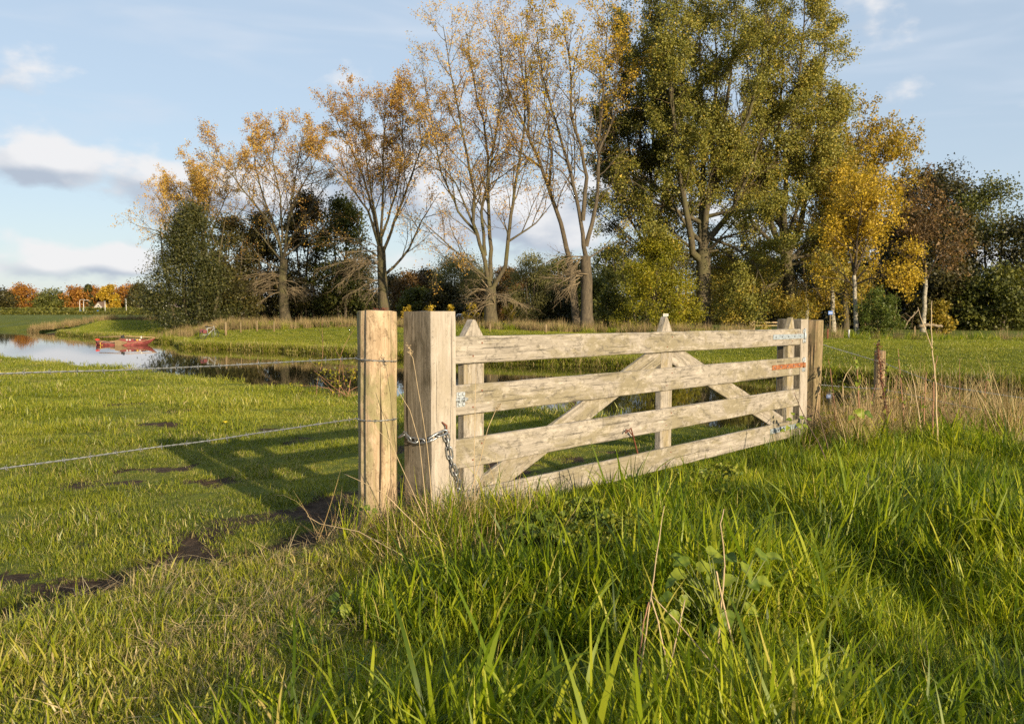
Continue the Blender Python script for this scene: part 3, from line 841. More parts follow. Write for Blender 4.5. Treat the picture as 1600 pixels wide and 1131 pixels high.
BUSH = mat_leaf('yellow_green_bush_leaves', [(0, (.075, .085, .008)), (.5, (.22, .215, .014)), (.9, (.36, .30, .020)), (1, (.40, .22, .03))], .35)
WILLOW = mat_leaf('grey_willow_leaves', [(0, (.080, .082, .024)), (.5, (.165, .158, .05)), (1, (.26, .225, .08))], .3)
MIDG = mat_leaf('mid_green_leaves', [(0, (.04, .048, .010)), (.5, (.095, .105, .018)), (1, (.18, .17, .03))], .3)
BIRCHL = mat_leaf('golden_birch_leaves', [(0, (.15, .11, .014)), (.35, (.31, .225, .022)), (.75, (.49, .335, .026)), (1, (.58, .42, .04))], .35)
GOLDG = mat_leaf('golden_green_leaves', [(0, (.10, .09, .014)), (.5, (.24, .19, .022)), (1, (.42, .27, .025))], .32)
BROWN = mat_leaf('brown_leaves', [(0, (.05, .032, .014)), (.5, (.13, .075, .025)), (1, (.24, .14, .04))], .25)
RUSSET = mat_leaf('russet_leaves', [(0, (.12, .05, .012)), (.5, (.28, .12, .02)), (.9, (.40, .20, .025)), (1, (.34, .25, .03))], .3)
SHRUBG = mat_leaf('fresh_shrub_leaves', [(0, (.045, .065, .012)), (.5, (.095, .13, .020)), (.9, (.18, .20, .03)), (1, (.42, .28, .03))], .3)

FAN = dict(len=[4.2, 1.9, .75], dens=[1.05, 2.0, 3.6], t0=[.18, .12, .1], ang=[(22, 48), (25, 55), (25, 60)], r=[.045, .017, .009], n=[6, 5, 3],
           wander=[.10, .14, .18], up=[.05, .035, .01], sides=[5, 3, 3])
def limb_world(pts, Y, off, rr, seed):
    """photo-traced limb given its own depth: it swings out by off metres towards its tip"""
    n = len(pts); o = []
    for i, (px, py) in enumerate(pts):
        f = i/max(n-1, 1)
        o.append(at(px, py, Y+off*f**1.2))
    # densify and roughen
    out_ = []
    for a, b in zip(o[:-1], o[1:]):
        m = max(2, int((b-a).length/.7))
        for k in range(m):
            p = a.lerp(b, k/m)
            out_.append(p+Vector((rr.gauss(0, .025), rr.gauss(0, .04), 0)))
    out_.append(o[-1]); return out_
M_deadtwig = mat_flat('pale_dead_twigs', (.185, .14, .08), .85, 0, .3, 2.0)
def finish_tree(name, tr, base, label, cat, group, bark, twigm, leafm, leafC, lsize, aspect=1.6, tint=None, crown='crown', droop=None):
    root = empty(name, base, label, cat, group)
    inv = np.array(tuple(base))
    def loc(items): return [(p-inv, r, s) for p, r, s in items]
    if 'trunk' in tr.wood:
        link('trunk', tubes_mesh('trunk', loc(tr.wood['trunk']+tr.wood.get('limb', [])), bark), None, root)
    if 'dead' in tr.wood:
        o = link('dead_branches', tubes_mesh('dead_branches', loc(tr.wood['dead']), M_deadtwig), None, root); o['kind'] = 'stuff'
    if tr.wood.get('twig'):
        o = link('twigs', tubes_mesh('twigs', loc(tr.wood['twig']), twigm), None, root); o['kind'] = 'stuff'
    if len(leafC):
        o = link(crown, leaf_mesh(crown, leafC-inv, lsize, leafm, tr.nr, aspect, tint, droop), None, root); o['kind'] = 'stuff'
    return root
def traced_tree(name, label, Y, trunk, limbs, r_base, r_fork, seed, leafm, per_m, prob, lsize=.12, spread_=.10, params=FAN, bark=M_bark, twigm=M_twig, group=None, depth=4.5, tintf=None, lr=None, droopers=None, aspect=1.5, limb_key='trunk'):
    tr = Tree(seed); rr = tr.rr
    base = at(*trunk[0], Y); base.z = hz(base.x, Y)-.15
    tp = [base]+[at(px, py, Y) for px, py in trunk[1:]]
    pts = []
    for a, b in zip(tp[:-1], tp[1:]):
        m = max(3, int((b-a).length/.6))
        for k in range(m): pts.append(a.lerp(b, k/m)+Vector((rr.gauss(0, .02), rr.gauss(0, .03), 0)))
    pts.append(tp[-1])
    n = len(pts); rad = [r_base*1.0+(r_fork-r_base)*(i/(n-1)) for i in range(n)]; rad[0] *= 1.35
    if n > 3: rad[1] *= 1.12
    tr.tube('trunk', pts, rad, 14)
    for k, lb in enumerate(limbs):
        sc_ = 1.0
        if isinstance(lb[-1], float): sc_ = lb[-1]; lb = lb[:-1]
        off = (depth*(.35+.65*rr.random()))*(1 if k % 2 else -1)*rr.choice([1, .6, .25])
        lp = limb_world(lb, Y, off, rr, seed)
        r0 = (lr or r_fork*.42)*sc_
        lrad = [max(.02, r0*(1-.88*(i/(len(lp)-1))**.85)) for i in range(len(lp))]
        tr.tube(limb_key, lp, lrad, 9)
        tr.children(lp, lrad, 0, params)
    for (px, py, ln, cnt, dirx) in (droopers or []):       # bare lower branches that hang
        p0 = at(px, py, Y)
        for _ in range(cnt):
            d = Vector((dirx+rr.gauss(0, .5), rr.uniform(-1, .3), rr.uniform(-.1, .45)))
            c = tr.curve(p0+Vector((rr.gauss(0, .15), rr.gauss(0, .2), rr.uniform(-1.0, 1.0))), d, ln*rr.uniform(.6, 1.1), 8, .12, -.10)
            rs = [.045*(1-.8*j/8) for j in range(9)]
            tr.tube('dead', c, rs, 4)
            nl = len(tr.leaf); tk = tr.wood.setdefault('twig', []); n0 = len(tk)
            tr.children(c, rs, 1, dict(params, dens=[0, 2.6, 3.2], up=[0, -.05, -.07], len=[0, 1.6, .8], r=[.045, .022, .013]))
            del tr.leaf[nl:]
            tr.wood['dead'] += tk[n0:]; del tk[n0:]
    C = leaves_on(tr, per_m, spread_, prob)
    tint = None
    if tintf is not None and len(C): tint = tintf(C, tr.nr)
    return finish_tree(name, tr, base, label, 'tree', group, bark, twigm, leafm, C, lsize, aspect, tint)
def clumpy(seed, a, b):
    def f(p):
        v = .5+.5*mnoise.noise(Vector((p[0]*.42+seed*7.3, p[1]*.42, p[2]*.55)))*1.25+.18*mnoise.noise(Vector((p[0]*1.3, p[1]*1.3, p[2]*1.6+seed)))
        return float(sst(v, a, b))
    return f
def hi(z0, z1, lo=.05, top=1.0):
    return lambda p: lo+(top-lo)*float(sst(p[2], z0, z1))
TALL = 'row of half bare poplars beyond the canal'
# leftmost, partly hidden by dark trees
traced_tree('poplar_tree', 'leftmost orange poplar of the row, its stem hidden by dark trees', 86, [(312, 506), (316, 440), (318, 400)],
    [[(318,400),(322,350),(330,300),(345,262)], [(318,400),(300,350),(285,310),(268,280)], [(317,410),(290,370),(262,330),(240,300)], [(318,405),(335,350),(352,310),(372,280)],
     [(316,420),(285,392),(250,362),(212,352)], [(318,400),(312,340),(306,290),(300,262)], [(318,415),(345,370),(368,340),(385,320)]],
    .40, .30, 101, ORANGE, 34, hi(9, 15.5, .22, 1.1), .12, .14, group=TALL, depth=3.5, tintf=lambda C, nr: nr.uniform(.2, 1, len(C)))
traced_tree('poplar_tree', 'second poplar of the row with bare wide limbs and orange top over dark trees', 80, [(446, 508), (441, 440), (443, 405)],
    [[(444,405),(450,349),(458,301),(466,249),(474,201)], [(442,410),(434,365),(414,317),(399,261),(393,205)], [(438,385),(422,349),(383,301),(359,269),(325,240)],
     [(445,395),(454,373),(486,325),(512,285)], [(440,420),(399,405),(365,404),(337,398), .5], [(441,410),(410,370),(383,345),(350,330), .6], [(441,380),(438,309),(426,249),(430,210), .8],
     [(447,360),(462,310),(488,262),(500,230), .8], [(446,400),(480,372),(505,350),(520,345), .6]],
    .50, .34, 102, ORANGE, 40, hi(11.5, 18, .06, 1.15), .12, .14, group=TALL, depth=4.5, tintf=lambda C, nr: nr.uniform(0, .95, len(C)), droopers=[(440, 440, 4.4, 9, -.9), (444, 450, 3.4, 7, .8)])
traced_tree('poplar_tree', 'third poplar of the row, full round orange brown crown right above the split post', 70, [(602, 512), (597, 428), (595, 385)],
    [[(595,385),(597,340),(599,290),(599,249),(603,170),(606,140)], [(594,380),(587,349),(568,277),(544,225),(518,172)], [(595,395),(576,329),(532,273),(496,228)],
     [(598,432),(615,418),(639,389),(659,345),(687,301)], [(596,400),(612,360),(635,297),(659,229),(652,166)], [(595,380),(580,300),(568,220),(556,150), .8], [(597,370),(620,300),(630,230),(628,150), .8], [(596,405),(560,380),(520,365),(490,360), .5]],
    .46, .33, 103, ORANGE, 38, hi(9, 17, .09, 1.25), .105, .13, group=TALL, depth=5, tintf=lambda C, nr: nr.uniform(0, .8, len(C)), droopers=[(596, 405, 5.2, 9, -1.0), (597, 440, 4.0, 8, -.8)])
traced_tree('poplar_tree', 'tall pale forked poplar in the middle with thin leafless fan of limbs', 58, [(768, 520), (766, 470), (766, 448)],
    [[(765,448),(755,397),(739,349),(741,301),(727,229),(715,170),(703,110),(692,40)], [(766,440),(767,389),(763,333),(763,249),(755,190),(741,134),(728,50)],
     [(770,452),(790,416),(794,369),(806,285),(818,210),(820,150),(812,60)], [(764,446),(755,430),(703,385),(659,345),(632,334), .6], [(740,352),(711,285),(680,245),(652,205), .55],
     [(794,378),(838,349),(858,325),(876,300), .5], [(758,400),(752,330),(768,250),(785,150),(780,50), .8], [(748,370),(716,330),(690,270),(672,180),(660,110), .6], [(765,440),(740,420),(710,410),(690,412), .35]],
    .44, .36, 104, ORANGE, 22, hi(6, 16, .30, 1.0), .095, .13, group=TALL, depth=5, lr=.16, tintf=lambda C, nr: nr.uniform(.1, .9, len(C))+.2*(C[:, 2] > 17), droopers=[(768, 470, 2.4, 6, -.8), (768, 470, 2.4, 5, .8)])
traced_tree('poplar_tree', 'dark stemmed poplar right of the forked one with yellow leaves at its top', 56, [(917, 515), (917, 440), (915, 400)],
    [[(915,400),(908,349),(898,301),(886,249),(868,190),(848,118),(836,40)], [(916,385),(932,317),(934,281),(935,229),(939,182),(946,90),(950,20)], [(911,345),(916,277),(908,229),(892,182),(892,110),(880,30)],
     [(917,405),(938,392),(960,380),(985,378), .35], [(888,255),(866,235),(840,222),(815,205), .4], [(936,240),(955,190),(962,130),(968,60), .6], [(900,300),(880,270),(858,255),(838,250), .4]],
    .42, .33, 105, OCHRE, 27, hi(12.5, 20, .07, 1.3), .11, .13, group=TALL, depth=4, bark=M_barkdark, lr=.155, tintf=lambda C, nr: nr.uniform(.3, 1, len(C)), droopers=[(914, 425, 2.8, 12, -.9)])
traced_tree('poplar_tree', 'slim dark poplar stem leaning left behind the dark stemmed one', 61, [(902, 510), (893, 430), (890, 405)],
    [[(890,405),(876,349),(856,289),(838,241),(810,178),(788,125),(775,40)], [(858,295),(862,240),(855,190),(845,110), .6], [(845,262),(815,240),(795,225),(778,190), .5], [(826,215),(826,160),(820,100),(815,30), .6]],
    .30, .24, 106, ORANGE, 14, hi(8, 18, .25, .9), .10, .13, group=TALL, depth=3, bark=M_barkdark, lr=.18)
# green poplars
GREEN = dict(FAN, len=[4.4, 1.8, .8], dens=[1.15, 1.9, 2.6], bare=False)
COLUMN = dict(FAN, len=[4.6, 1.6, .8], dens=[1.5, 1.5, 2.2], ang=[(12, 30), (20, 45), (25, 60)], up=[.10, .05, .01], bare=False)
def ptint(C, nr): return np.clip(.45+nr.normal(0, .2, len(C))+.35*(fbm(C[:, 0]*.5+C[:, 1]*.3, C[:, 2]*.5, 5)-.5), 0, .97)+(nr.uniform(0, 1, len(C)) < .05)*.4
traced_tree('poplar_tree', 'dark green column shaped poplar behind the yellow green bush', 64, [(1022, 512), (1018, 430), (1017, 369)],
    [[(1017,369),(1017,289),(1020,200),(1020,110),(1018,-10)], [(1016,400),(1000,330),(985,250),(972,150),(968,40)], [(1018,400),(1035,320),(1048,230),(1055,120),(1052,20)], [(1016,410),(994,360),(976,320),(962,280), .6],
     [(1018,390),(1004,300),(1000,200),(1000,90)], [(1018,395),(1040,350),(1060,300),(1068,240), .6], [(1017,380),(990,300),(962,230),(950,150), .6], [(1017,385),(1010,330),(1030,260),(1036,160),(1035,60)], [(1016,400),(985,370),(960,350),(945,340), .5], [(1017,395),(975,330),(950,270),(940,200), .6], [(1018,400),(1050,370),(1075,345),(1085,320), .5]],
    .40, .34, 107, LOMB, 130, clumpy(3, .30, .55), .112, .20, COLUMN, bark=M_barkdark, twigm=M_twigdark, group='green poplars', depth=4, tintf=ptint, aspect=1.25)
traced_tree('poplar_tree', 'huge green poplar with thick trunk and leafy crown running out of the top', 58, [(1098, 524), (1099, 448), (1099, 389)],
    [[(1100,392),(1103,333),(1115,269),(1131,190),(1142,118),(1150,20)], [(1098,389),(1095,365),(1099,289),(1099,210),(1095,120),(1090,10)], [(1098,410),(1083,395),(1075,349),(1059,249),(1050,150),(1046,40)],
     [(1100,380),(1115,365),(1146,325),(1172,270),(1195,200)], [(1101,395),(1130,372),(1165,362),(1195,360), .5], [(1097,400),(1060,372),(1030,345),(1005,330), .5], [(1110,300),(1140,250),(1170,180),(1190,100),(1200,20), .8],
     [(1097,300),(1075,240),(1062,170),(1066,80), .7], [(1115,270),(1112,200),(1120,130),(1118,40), .8], [(1102,395),(1125,390),(1148,405),(1160,425), .4], [(1097,410),(1080,400),(1065,405),(1052,420), .35], [(1099,420),(1125,418),(1142,430),(1150,450), .3], [(1105,370),(1150,388),(1182,415),(1196,448), .5], [(1100,350),(1060,330),(1020,318),(985,322), .6], [(1100,340),(1150,328),(1185,330),(1215,345), .6], [(1085,402),(1055,392),(1030,398),(1010,410), .4], [(1096,380),(1070,350),(1040,300),(1000,270), .6]],
    .56, .44, 108, POPLAR, 135, clumpy(5, .35, .61), .110, .20, GREEN, group='green poplars', depth=5.5, lr=.26, tintf=ptint, aspect=1.25)
traced_tree('poplar_tree', 'broad olive green poplar leaning right above the hinged gate end', 61, [(1236, 512), (1232, 440), (1228, 400)],
    [[(1228,400),(1225,330),(1232,250),(1245,160),(1255,60),(1258,-10)], [(1228,405),(1205,350),(1190,280),(1185,200),(1190,110),(1195,10)], [(1230,405),(1250,350),(1268,270),(1280,180),(1288,90),(1290,10)],
     [(1229,420),(1195,400),(1165,385),(1145,385), .6], [(1231,425),(1215,440),(1190,452),(1160,462), .55], [(1230,410),(1260,380),(1285,345),(1296,300), .7], [(1228,390),(1210,300),(1215,220),(1222,130),(1225,30)], [(1229,400),(1178,352),(1160,300),(1158,240), .7],
     [(1230,425),(1215,445),(1195,458),(1175,462), .4], [(1262,300),(1285,250),(1295,210),(1300,170), .6], [(1230,415),(1255,410),(1275,420),(1290,440), .5], [(1230,420),(1200,418),(1172,432),(1152,456), .5], [(1232,430),(1248,436),(1258,450),(1262,465), .3], [(1229,400),(1190,380),(1160,400),(1135,425), .5], [(1231,430),(1205,446),(1185,462),(1175,474), .3], [(1230,405),(1262,400),(1285,400),(1300,410), .5], [(1228,380),(1250,310),(1275,260),(1300,230), .7], [(1226,360),(1190,320),(1160,280),(1135,250), .6]],
    .45, .36, 109, POPLAR, 135, clumpy(8, .25, .52), .112, .22, GREEN, group='green poplars', depth=5.5, lr=.24, tintf=lambda C, nr: ptint(C, nr)+.10+.25*sst(C[:, 2], 7, 3), aspect=1.25)
# birches and golden trees at the right
WEEP = dict(FAN, len=[2.4, 1.2, .7], dens=[2.2, 2.6, 3.0], up=[.0, -.06, -.12], ang=[(30, 65), (30, 60), (20, 60)], limb_key='twig')
traced_tree('birch_tree', 'golden birch with slender white leaning stem beside the green shrub', 52, [(1338, 524), (1337, 480), (1334, 430)],
    [[(1334,430),(1338,380),(1345,330),(1352,290)], [(1334,430),(1355,380),(1372,340),(1380,310)], [(1335,440),(1360,415),(1385,390),(1398,375)], [(1334,425),(1322,370),(1318,320),(1325,285)], [(1335,445),(1365,432),(1392,428),(1410,435), .8], [(1335,450),(1318,430),(1305,415),(1298,410), .7], [(1334,420),(1345,360),(1362,320),(1366,280), .8]],
    .13, .11, 110, BIRCHL, 66, clumpy(11, .25, .5), .115, .16, WEEP, limb_key='twig', bark=M_birch, twigm=M_twigdark, group='golden trees at the right', depth=2.6, lr=.08, tintf=lambda C, nr: nr.uniform(.1, 1, len(C)), aspect=1.35)
traced_tree('birch_tree', 'yellow leaved birch with grey speckled stem behind the blue sign', 60, [(1302, 510), (1301, 470), (1300, 420)],
    [[(1300,420),(1302,350),(1308,280),(1312,220)], [(1300,420),(1285,370),(1280,320),(1284,270)], [(1300,430),(1320,390),(1330,340),(1330,300)], [(1300,440),(1282,425),(1272,430),(1266,450), .8], [(1301,445),(1312,430),(1320,440),(1322,460), .7], [(1300,410),(1316,330),(1335,260),(1345,220)]],
    .16, .13, 111, GOLDG, 50, clumpy(12, .25, .5), .125, .17, WEEP, limb_key='twig', bark=M_birch, twigm=M_twigdark, group='golden trees at the right', depth=3, lr=.09, aspect=1.35)
traced_tree('aspen_tree', 'tall thin yellow aspen whose open top rises above the golden birch', 68, [(1322, 512), (1318, 420), (1318, 360)],
    [[(1318,360),(1315,300),(1310,240),(1305,190)], [(1318,360),(1340,300),(1362,250),(1385,225)], [(1318,350),(1330,280),(1345,230),(1340,200)], [(1318,370),(1352,330),(1378,300),(1396,275)], [(1318,365),(1300,310),(1290,260),(1288,220)], [(1330,330),(1360,285),(1382,255),(1390,240), .8]],
    .24, .2, 112, GOLDG, 28, hi(6, 10, .6, 1.0), .16, .16, FAN, twigm=M_twigdark, group='golden trees at the right', depth=3, lr=.10, tintf=lambda C, nr: nr.uniform(.3, 1, len(C)), aspect=1.35)
traced_tree('birch_tree', 'thin birch with white stem below, yellow leaves hanging by the hinge post', 66, [(1261, 512), (1260, 470), (1258, 440)],
    [[(1258,440),(1256,400),(1262,360),(1268,330)], [(1259,445),(1275,425),(1285,400),(1290,380)], [(1259,450),(1246,440),(1238,450),(1232,465), .7], [(1260,455),(1272,450),(1282,462),(1286,478), .7]],
    .15, .11, 113, GOLDG, 44, lambda p: 1.0, .16, .17, WEEP, limb_key='twig', bark=M_birch, twigm=M_twigdark, group='golden trees at the right', depth=2.4, lr=.08, aspect=1.35)
traced_tree('birch_tree', 'birch with bright white trunk before the dark wood at the far right', 62, [(1442, 514), (1444, 480), (1446, 430)],
    [[(1446,430),(1444,380),(1448,330),(1452,300)], [(1446,440),(1430,400),(1418,370),(1410,340)], [(1446,440),(1465,400),(1478,370),(1490,340)], [(1446,425),(1436,370),(1440,320),(1432,290)]],
    .17, .13, 114, BROWN, 18, lambda p: 1.0, .15, .16, WEEP, limb_key='twig', bark=M_birch, twigm=M_twig, group='golden trees at the right', depth=3, lr=.09)

# clumped trees and bushes (wood behind, hedges, shrubs)
def clump_tree(name, label, cat, px, ytop, ybase, Y, wpx, leafm, nleaf, lsize, seed, group=None, trunk_r=.16, crown_lo=.15, nclump=60, bark=M_barkdark, shape='round', stems=1, sag=0.0, spread_=1.0, tint=None, aspect=1.4, nlimb=10, gap=.0, droop=None):
    tr = Tree(seed); nr = tr.nr; rr = tr.rr
    top = at(px, ytop, Y); base = Vector((at(px, 500, Y).x, Y, 0)); base.z = hz(base.x, Y)-.1
    H = top.z-base.z; Wd = wpx/F*Y/2
    z0 = H*crown_lo
    C = []
    cen = []
    while len(cen) < nclump:
        f = nr.uniform(0, 1); a_ = nr.uniform(0, 2*math.pi); rr_ = math.sqrt(nr.uniform(.12, 1))
        if shape == 'cone': prof = (1-f)**.8+.06
        elif shape == 'column': prof = (math.sin(math.pi*min(1, f*.9+.12)))**.45*(1-.35*f)
        elif shape == 'bush': prof = math.sqrt(max(0, 1-f*f))*.98+.02
        else: prof = math.sqrt(max(0, 1-(2*f-.86)**2/1.30))
        prof *= .80+.42*float(fbm(np.array([a_*1.3+seed]), np.array([f*4.0]), seed)[0])
        cen.append((math.cos(a_)*rr_*prof*Wd, math.sin(a_)*rr_*prof*Wd*.9, z0+(H-z0)*f-sag*rr_*Wd))
    cen = np.array(cen)
    # limbs from the stems to some clumps
    for st in range(stems):
        ox = (st-(stems-1)/2)*Wd*.35+rr.gauss(0, .1)*(stems > 1)
        tp = [base+Vector((ox*.6, 0, 0)), base+Vector((ox*.8+rr.gauss(0, .08), rr.gauss(0, .1), H*.3)), base+Vector((ox+rr.gauss(0, .15), rr.gauss(0, .2), H*.6)), base+Vector((ox*1.1, 0, H*.93))]
        tr.tube('trunk', tp, [trunk_r, trunk_r*.75, trunk_r*.5, trunk_r*.12], 8)
        for k in range(nlimb//stems):
            c = cen[rr.randrange(len(cen))]; f = max(.1, min(.85, (c[2]/H)*.75)); p0 = tp[0].lerp(tp[-1], f)
            e = base+Vector(c); m = p0.lerp(e, .5)+Vector((0, 0, .06*H))
            tr.tube('limb', [p0, m, e], [trunk_r*.32, trunk_r*.2, trunk_r*.06], 4)
    per = max(1, nleaf//nclump); cs = (Wd*.55/max(1, nclump**.33))*1.25*spread_
    for c in cen:
        k = nr.poisson(per*nr.uniform(.5, 1.5))
        q = nr.normal(size=(k, 3))*np.array([cs, cs, cs*.75]); C.append(q+c)
    C = np.concatenate(C)+np.array(tuple(base)); C = C[C[:, 2] > base.z+.12]
    if tint is None:
        tn = np.clip(.45+nr.normal(0, .22, len(C))+.5*(fbm(C[:, 0]*.8, C[:, 2]*.8, seed)-.5), 0, 1)
    else: tn = tint(C, nr)
    return finish_tree(name, tr, base, label, cat, group, bark, M_twigdark, leafm, C, lsize, aspect, tn, 'crown', droop)
G1 = 'dark trees behind the left poplars'
for i, a_ in enumerate([
    ('conifer_tree', 'dark spreading evergreen at the left end of the wood', 302, 326, 76, 175, YEW, 46000, .14, 'cone', 4, .03, 130),
    ('alder_tree', 'dark alder just right of the spreading evergreen', 362, 345, 82, 90, DARKG, 17000, .19, 'column', 3, .12, 55),
    ('alder_tree', 'dark thin alder behind the second poplar stem', 412, 330, 85, 80, DARKG, 13000, .19, 'column', 3, .18, 45),
    ('alder_tree', 'tall dark alder right of the second poplar stem', 480, 305, 84, 95, DARKG, 16000, .19, 'column', 3, .15, 52),
    ('alder_tree', 'olive dark alder left of the third poplar', 535, 312, 83, 100, MIDG, 18000, .19, 'column', 2, .10, 60),
    ('alder_tree', 'low dark alder thicket below the second poplar', 440, 425, 87, 130, DARKG, 17000, .18, 'bush', 4, .02, 50),
    ('alder_tree', 'low dark thicket left of the third poplar stem', 545, 420, 86, 110, DARKG, 17000, .18, 'bush', 4, .02, 50),
    ('alder_tree', 'low dark undergrowth beneath the spreading evergreen', 350, 430, 79, 100, DARKG, 13000, .18, 'bush', 3, .02, 40)]):
    nm, lb, px, yt, Y, wp, mt, nl, ls, shp, stm, clo, ncl = a_
    clump_tree(nm, lb, 'tree', px, yt, 510, Y, wp, mt, nl, ls, 200+i, G1, .16, clo, ncl, M_barkdark if nm != 'conifer_tree' else M_bark, shp, stm, nlimb=16, spread_=.9)
G2 = 'wood behind the poplar row'
bgt = [
    (640, 432, 104, 70, BROWN, 'brown bushy tree right of the third poplar stem'), (672, 428, 108, 64, DARKG, 'small dark round tree in the wood behind the square post'),
    (718, 404, 102, 96, WILLOW, 'pale green willow left of the forked poplar'), (655, 455, 99, 60, MIDG, 'low green bush behind the split post top'),
    (790, 425, 112, 60, BROWN, 'brown leaved tree just right of the forked poplar trunk'), (828, 402, 98, 70, WILLOW, 'grey green willow right of the forked poplar'),
    (880, 408, 110, 84, MIDG, 'green tree behind the dark stemmed poplar'), (955, 392, 104, 80, MIDG, 'green tree left of the yellow green bush'),
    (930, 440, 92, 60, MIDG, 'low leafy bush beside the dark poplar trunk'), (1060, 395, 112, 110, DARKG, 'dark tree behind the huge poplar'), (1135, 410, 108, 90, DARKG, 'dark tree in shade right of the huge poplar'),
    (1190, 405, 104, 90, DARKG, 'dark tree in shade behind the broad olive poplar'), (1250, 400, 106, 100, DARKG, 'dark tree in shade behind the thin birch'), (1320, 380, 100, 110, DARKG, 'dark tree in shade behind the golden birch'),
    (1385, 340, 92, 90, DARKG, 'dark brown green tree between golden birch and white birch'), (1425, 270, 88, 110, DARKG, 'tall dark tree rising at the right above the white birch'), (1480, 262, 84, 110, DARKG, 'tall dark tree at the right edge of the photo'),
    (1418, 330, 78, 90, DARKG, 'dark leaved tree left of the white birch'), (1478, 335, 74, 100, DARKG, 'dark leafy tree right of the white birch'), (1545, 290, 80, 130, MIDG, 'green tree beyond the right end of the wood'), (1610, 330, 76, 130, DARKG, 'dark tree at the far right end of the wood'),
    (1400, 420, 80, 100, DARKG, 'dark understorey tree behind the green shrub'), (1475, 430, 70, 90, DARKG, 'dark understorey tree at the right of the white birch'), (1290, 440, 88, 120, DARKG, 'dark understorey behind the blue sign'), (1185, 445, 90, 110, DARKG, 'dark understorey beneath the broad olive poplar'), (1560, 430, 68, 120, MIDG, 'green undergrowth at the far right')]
bgt += [(612, 440, 118, 90, DARKG, 'dark tree closing the gap behind the third poplar stem'), (745, 428, 120, 90, DARKG, 'dark tree behind the forked poplar'), (850, 425, 120, 90, BROWN, 'brown dark tree behind the grey willow'), (905, 420, 118, 80, DARKG, 'dark tree behind the leaning poplar stem'), (1000, 415, 118, 90, MIDG, 'green tree behind the column poplar'),
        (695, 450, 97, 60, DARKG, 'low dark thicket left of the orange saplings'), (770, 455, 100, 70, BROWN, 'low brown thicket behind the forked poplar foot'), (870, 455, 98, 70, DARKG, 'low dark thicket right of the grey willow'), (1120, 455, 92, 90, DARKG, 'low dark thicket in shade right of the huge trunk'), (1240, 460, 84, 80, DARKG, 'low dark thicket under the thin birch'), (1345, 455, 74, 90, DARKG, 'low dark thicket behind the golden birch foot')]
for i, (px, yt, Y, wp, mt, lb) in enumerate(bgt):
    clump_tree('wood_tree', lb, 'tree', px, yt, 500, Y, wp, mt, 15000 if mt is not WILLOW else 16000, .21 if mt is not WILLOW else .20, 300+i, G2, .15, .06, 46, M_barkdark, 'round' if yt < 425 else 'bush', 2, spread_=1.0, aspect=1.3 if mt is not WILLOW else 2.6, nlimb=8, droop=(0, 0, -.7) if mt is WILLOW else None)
clump_tree('shrub', 'big yellow green bush standing before the huge poplar trunk', 'shrub', 1026, 372, 512, 57, 128, BUSH, 36000, .115, 401, None, .06, .02, 130, M_bark, 'bush', 5, nlimb=30, aspect=2.0, spread_=.8)
clump_tree('shrub', 'fresh green willow shrub beside the golden birch stem', 'shrub', 1372, 452, 516, 50, 72, SHRUBG, 9000, .14, 402, None, .03, .0, 60, M_twig, 'bush', 5, nlimb=24, aspect=3.2, spread_=.7)
clump_tree('shrub', 'small yellow leaved bush behind the fallen branch at the right', 'shrub', 1470, 474, 516, 56, 40, GOLDG, 3000, .14, 403, None, .03, .05, 24, M_twig, 'bush', 3)
clump_tree('shrub', 'leafy undergrowth left of the dark poplar trunk', 'shrub', 955, 455, 512, 60, 60, MIDG, 6000, .14, 404, None, .03, .0, 36, M_twig, 'bush', 3)
for i, (px, yt, wp, lb) in enumerate([(735, 473, 24, 'bright orange sapling left of the forked poplar trunk'), (703, 476, 13, 'narrow orange sapling behind the square post right edge'), (672, 478, 22, 'orange sapling top showing over the square oak post'), (637, 480, 16, 'small yellow sapling between the two big posts'), (795, 478, 20, 'dull orange sapling right of the forked poplar trunk'), (760, 482, 14, 'yellow sapling at the foot of the forked poplar')]):
    clump_tree('sapling', lb, 'sapling', px, yt, 506, 76, wp, BIRCHL, 420, .17, 420+i, 'orange saplings under the poplars', .025, .1, 16, M_twigdark, 'bush', 2, nlimb=6)
# far shore at the left: autumn trees along a road
far = [(118, 452, 46, RUSSET, 'russet round tree at the left end of the far road'), (146, 452, 44, RUSSET, 'orange round tree left of the white gabled house'), (165, 455, 24, DARKG, 'dark tree behind the white gabled house'), (171, 447, 26, OCHRE, 'yellow tree right of the white gabled house'), (178, 464, 24, MIDG, 'low green tree right of the yellow tree on the far road'),
       (202, 450, 56, RUSSET, 'widest orange tree on the far road'), (218, 447, 34, DARKG, 'tall dark tree behind the widest orange tree'), (236, 456, 26, DARKG, 'dark tree near the evergreen on the far road'), (247, 463, 36, RUSSET, 'orange tree just left of the dark evergreen'), (138, 446, 14, YEW, 'small dark fir top at the far left'),
       (80, 455, 44, MIDG, 'green tree left of the russet trees on the far road'), (40, 450, 50, RUSSET, 'rust coloured tree far out on the left'), (0, 456, 50, DARKG, 'dark tree at the left end of the skyline'), (270, 462, 40, MIDG, 'green tree behind the evergreen on the far road'), (20, 462, 40, OCHRE, 'yellow tree low on the left skyline'), (100, 466, 30, MIDG, 'low green tree between russet trees on the skyline')]
for i, (px, yt, wp, mt, lb) in enumerate(far):
    clump_tree('roadside_tree', lb, 'tree', px, yt, 490, 430+10*(i % 3), wp, mt, 5000, .75, 500+i, 'trees along the far road', .5, .04, 40, M_barkdark, 'round', 1, nlimb=6, aspect=1.2)

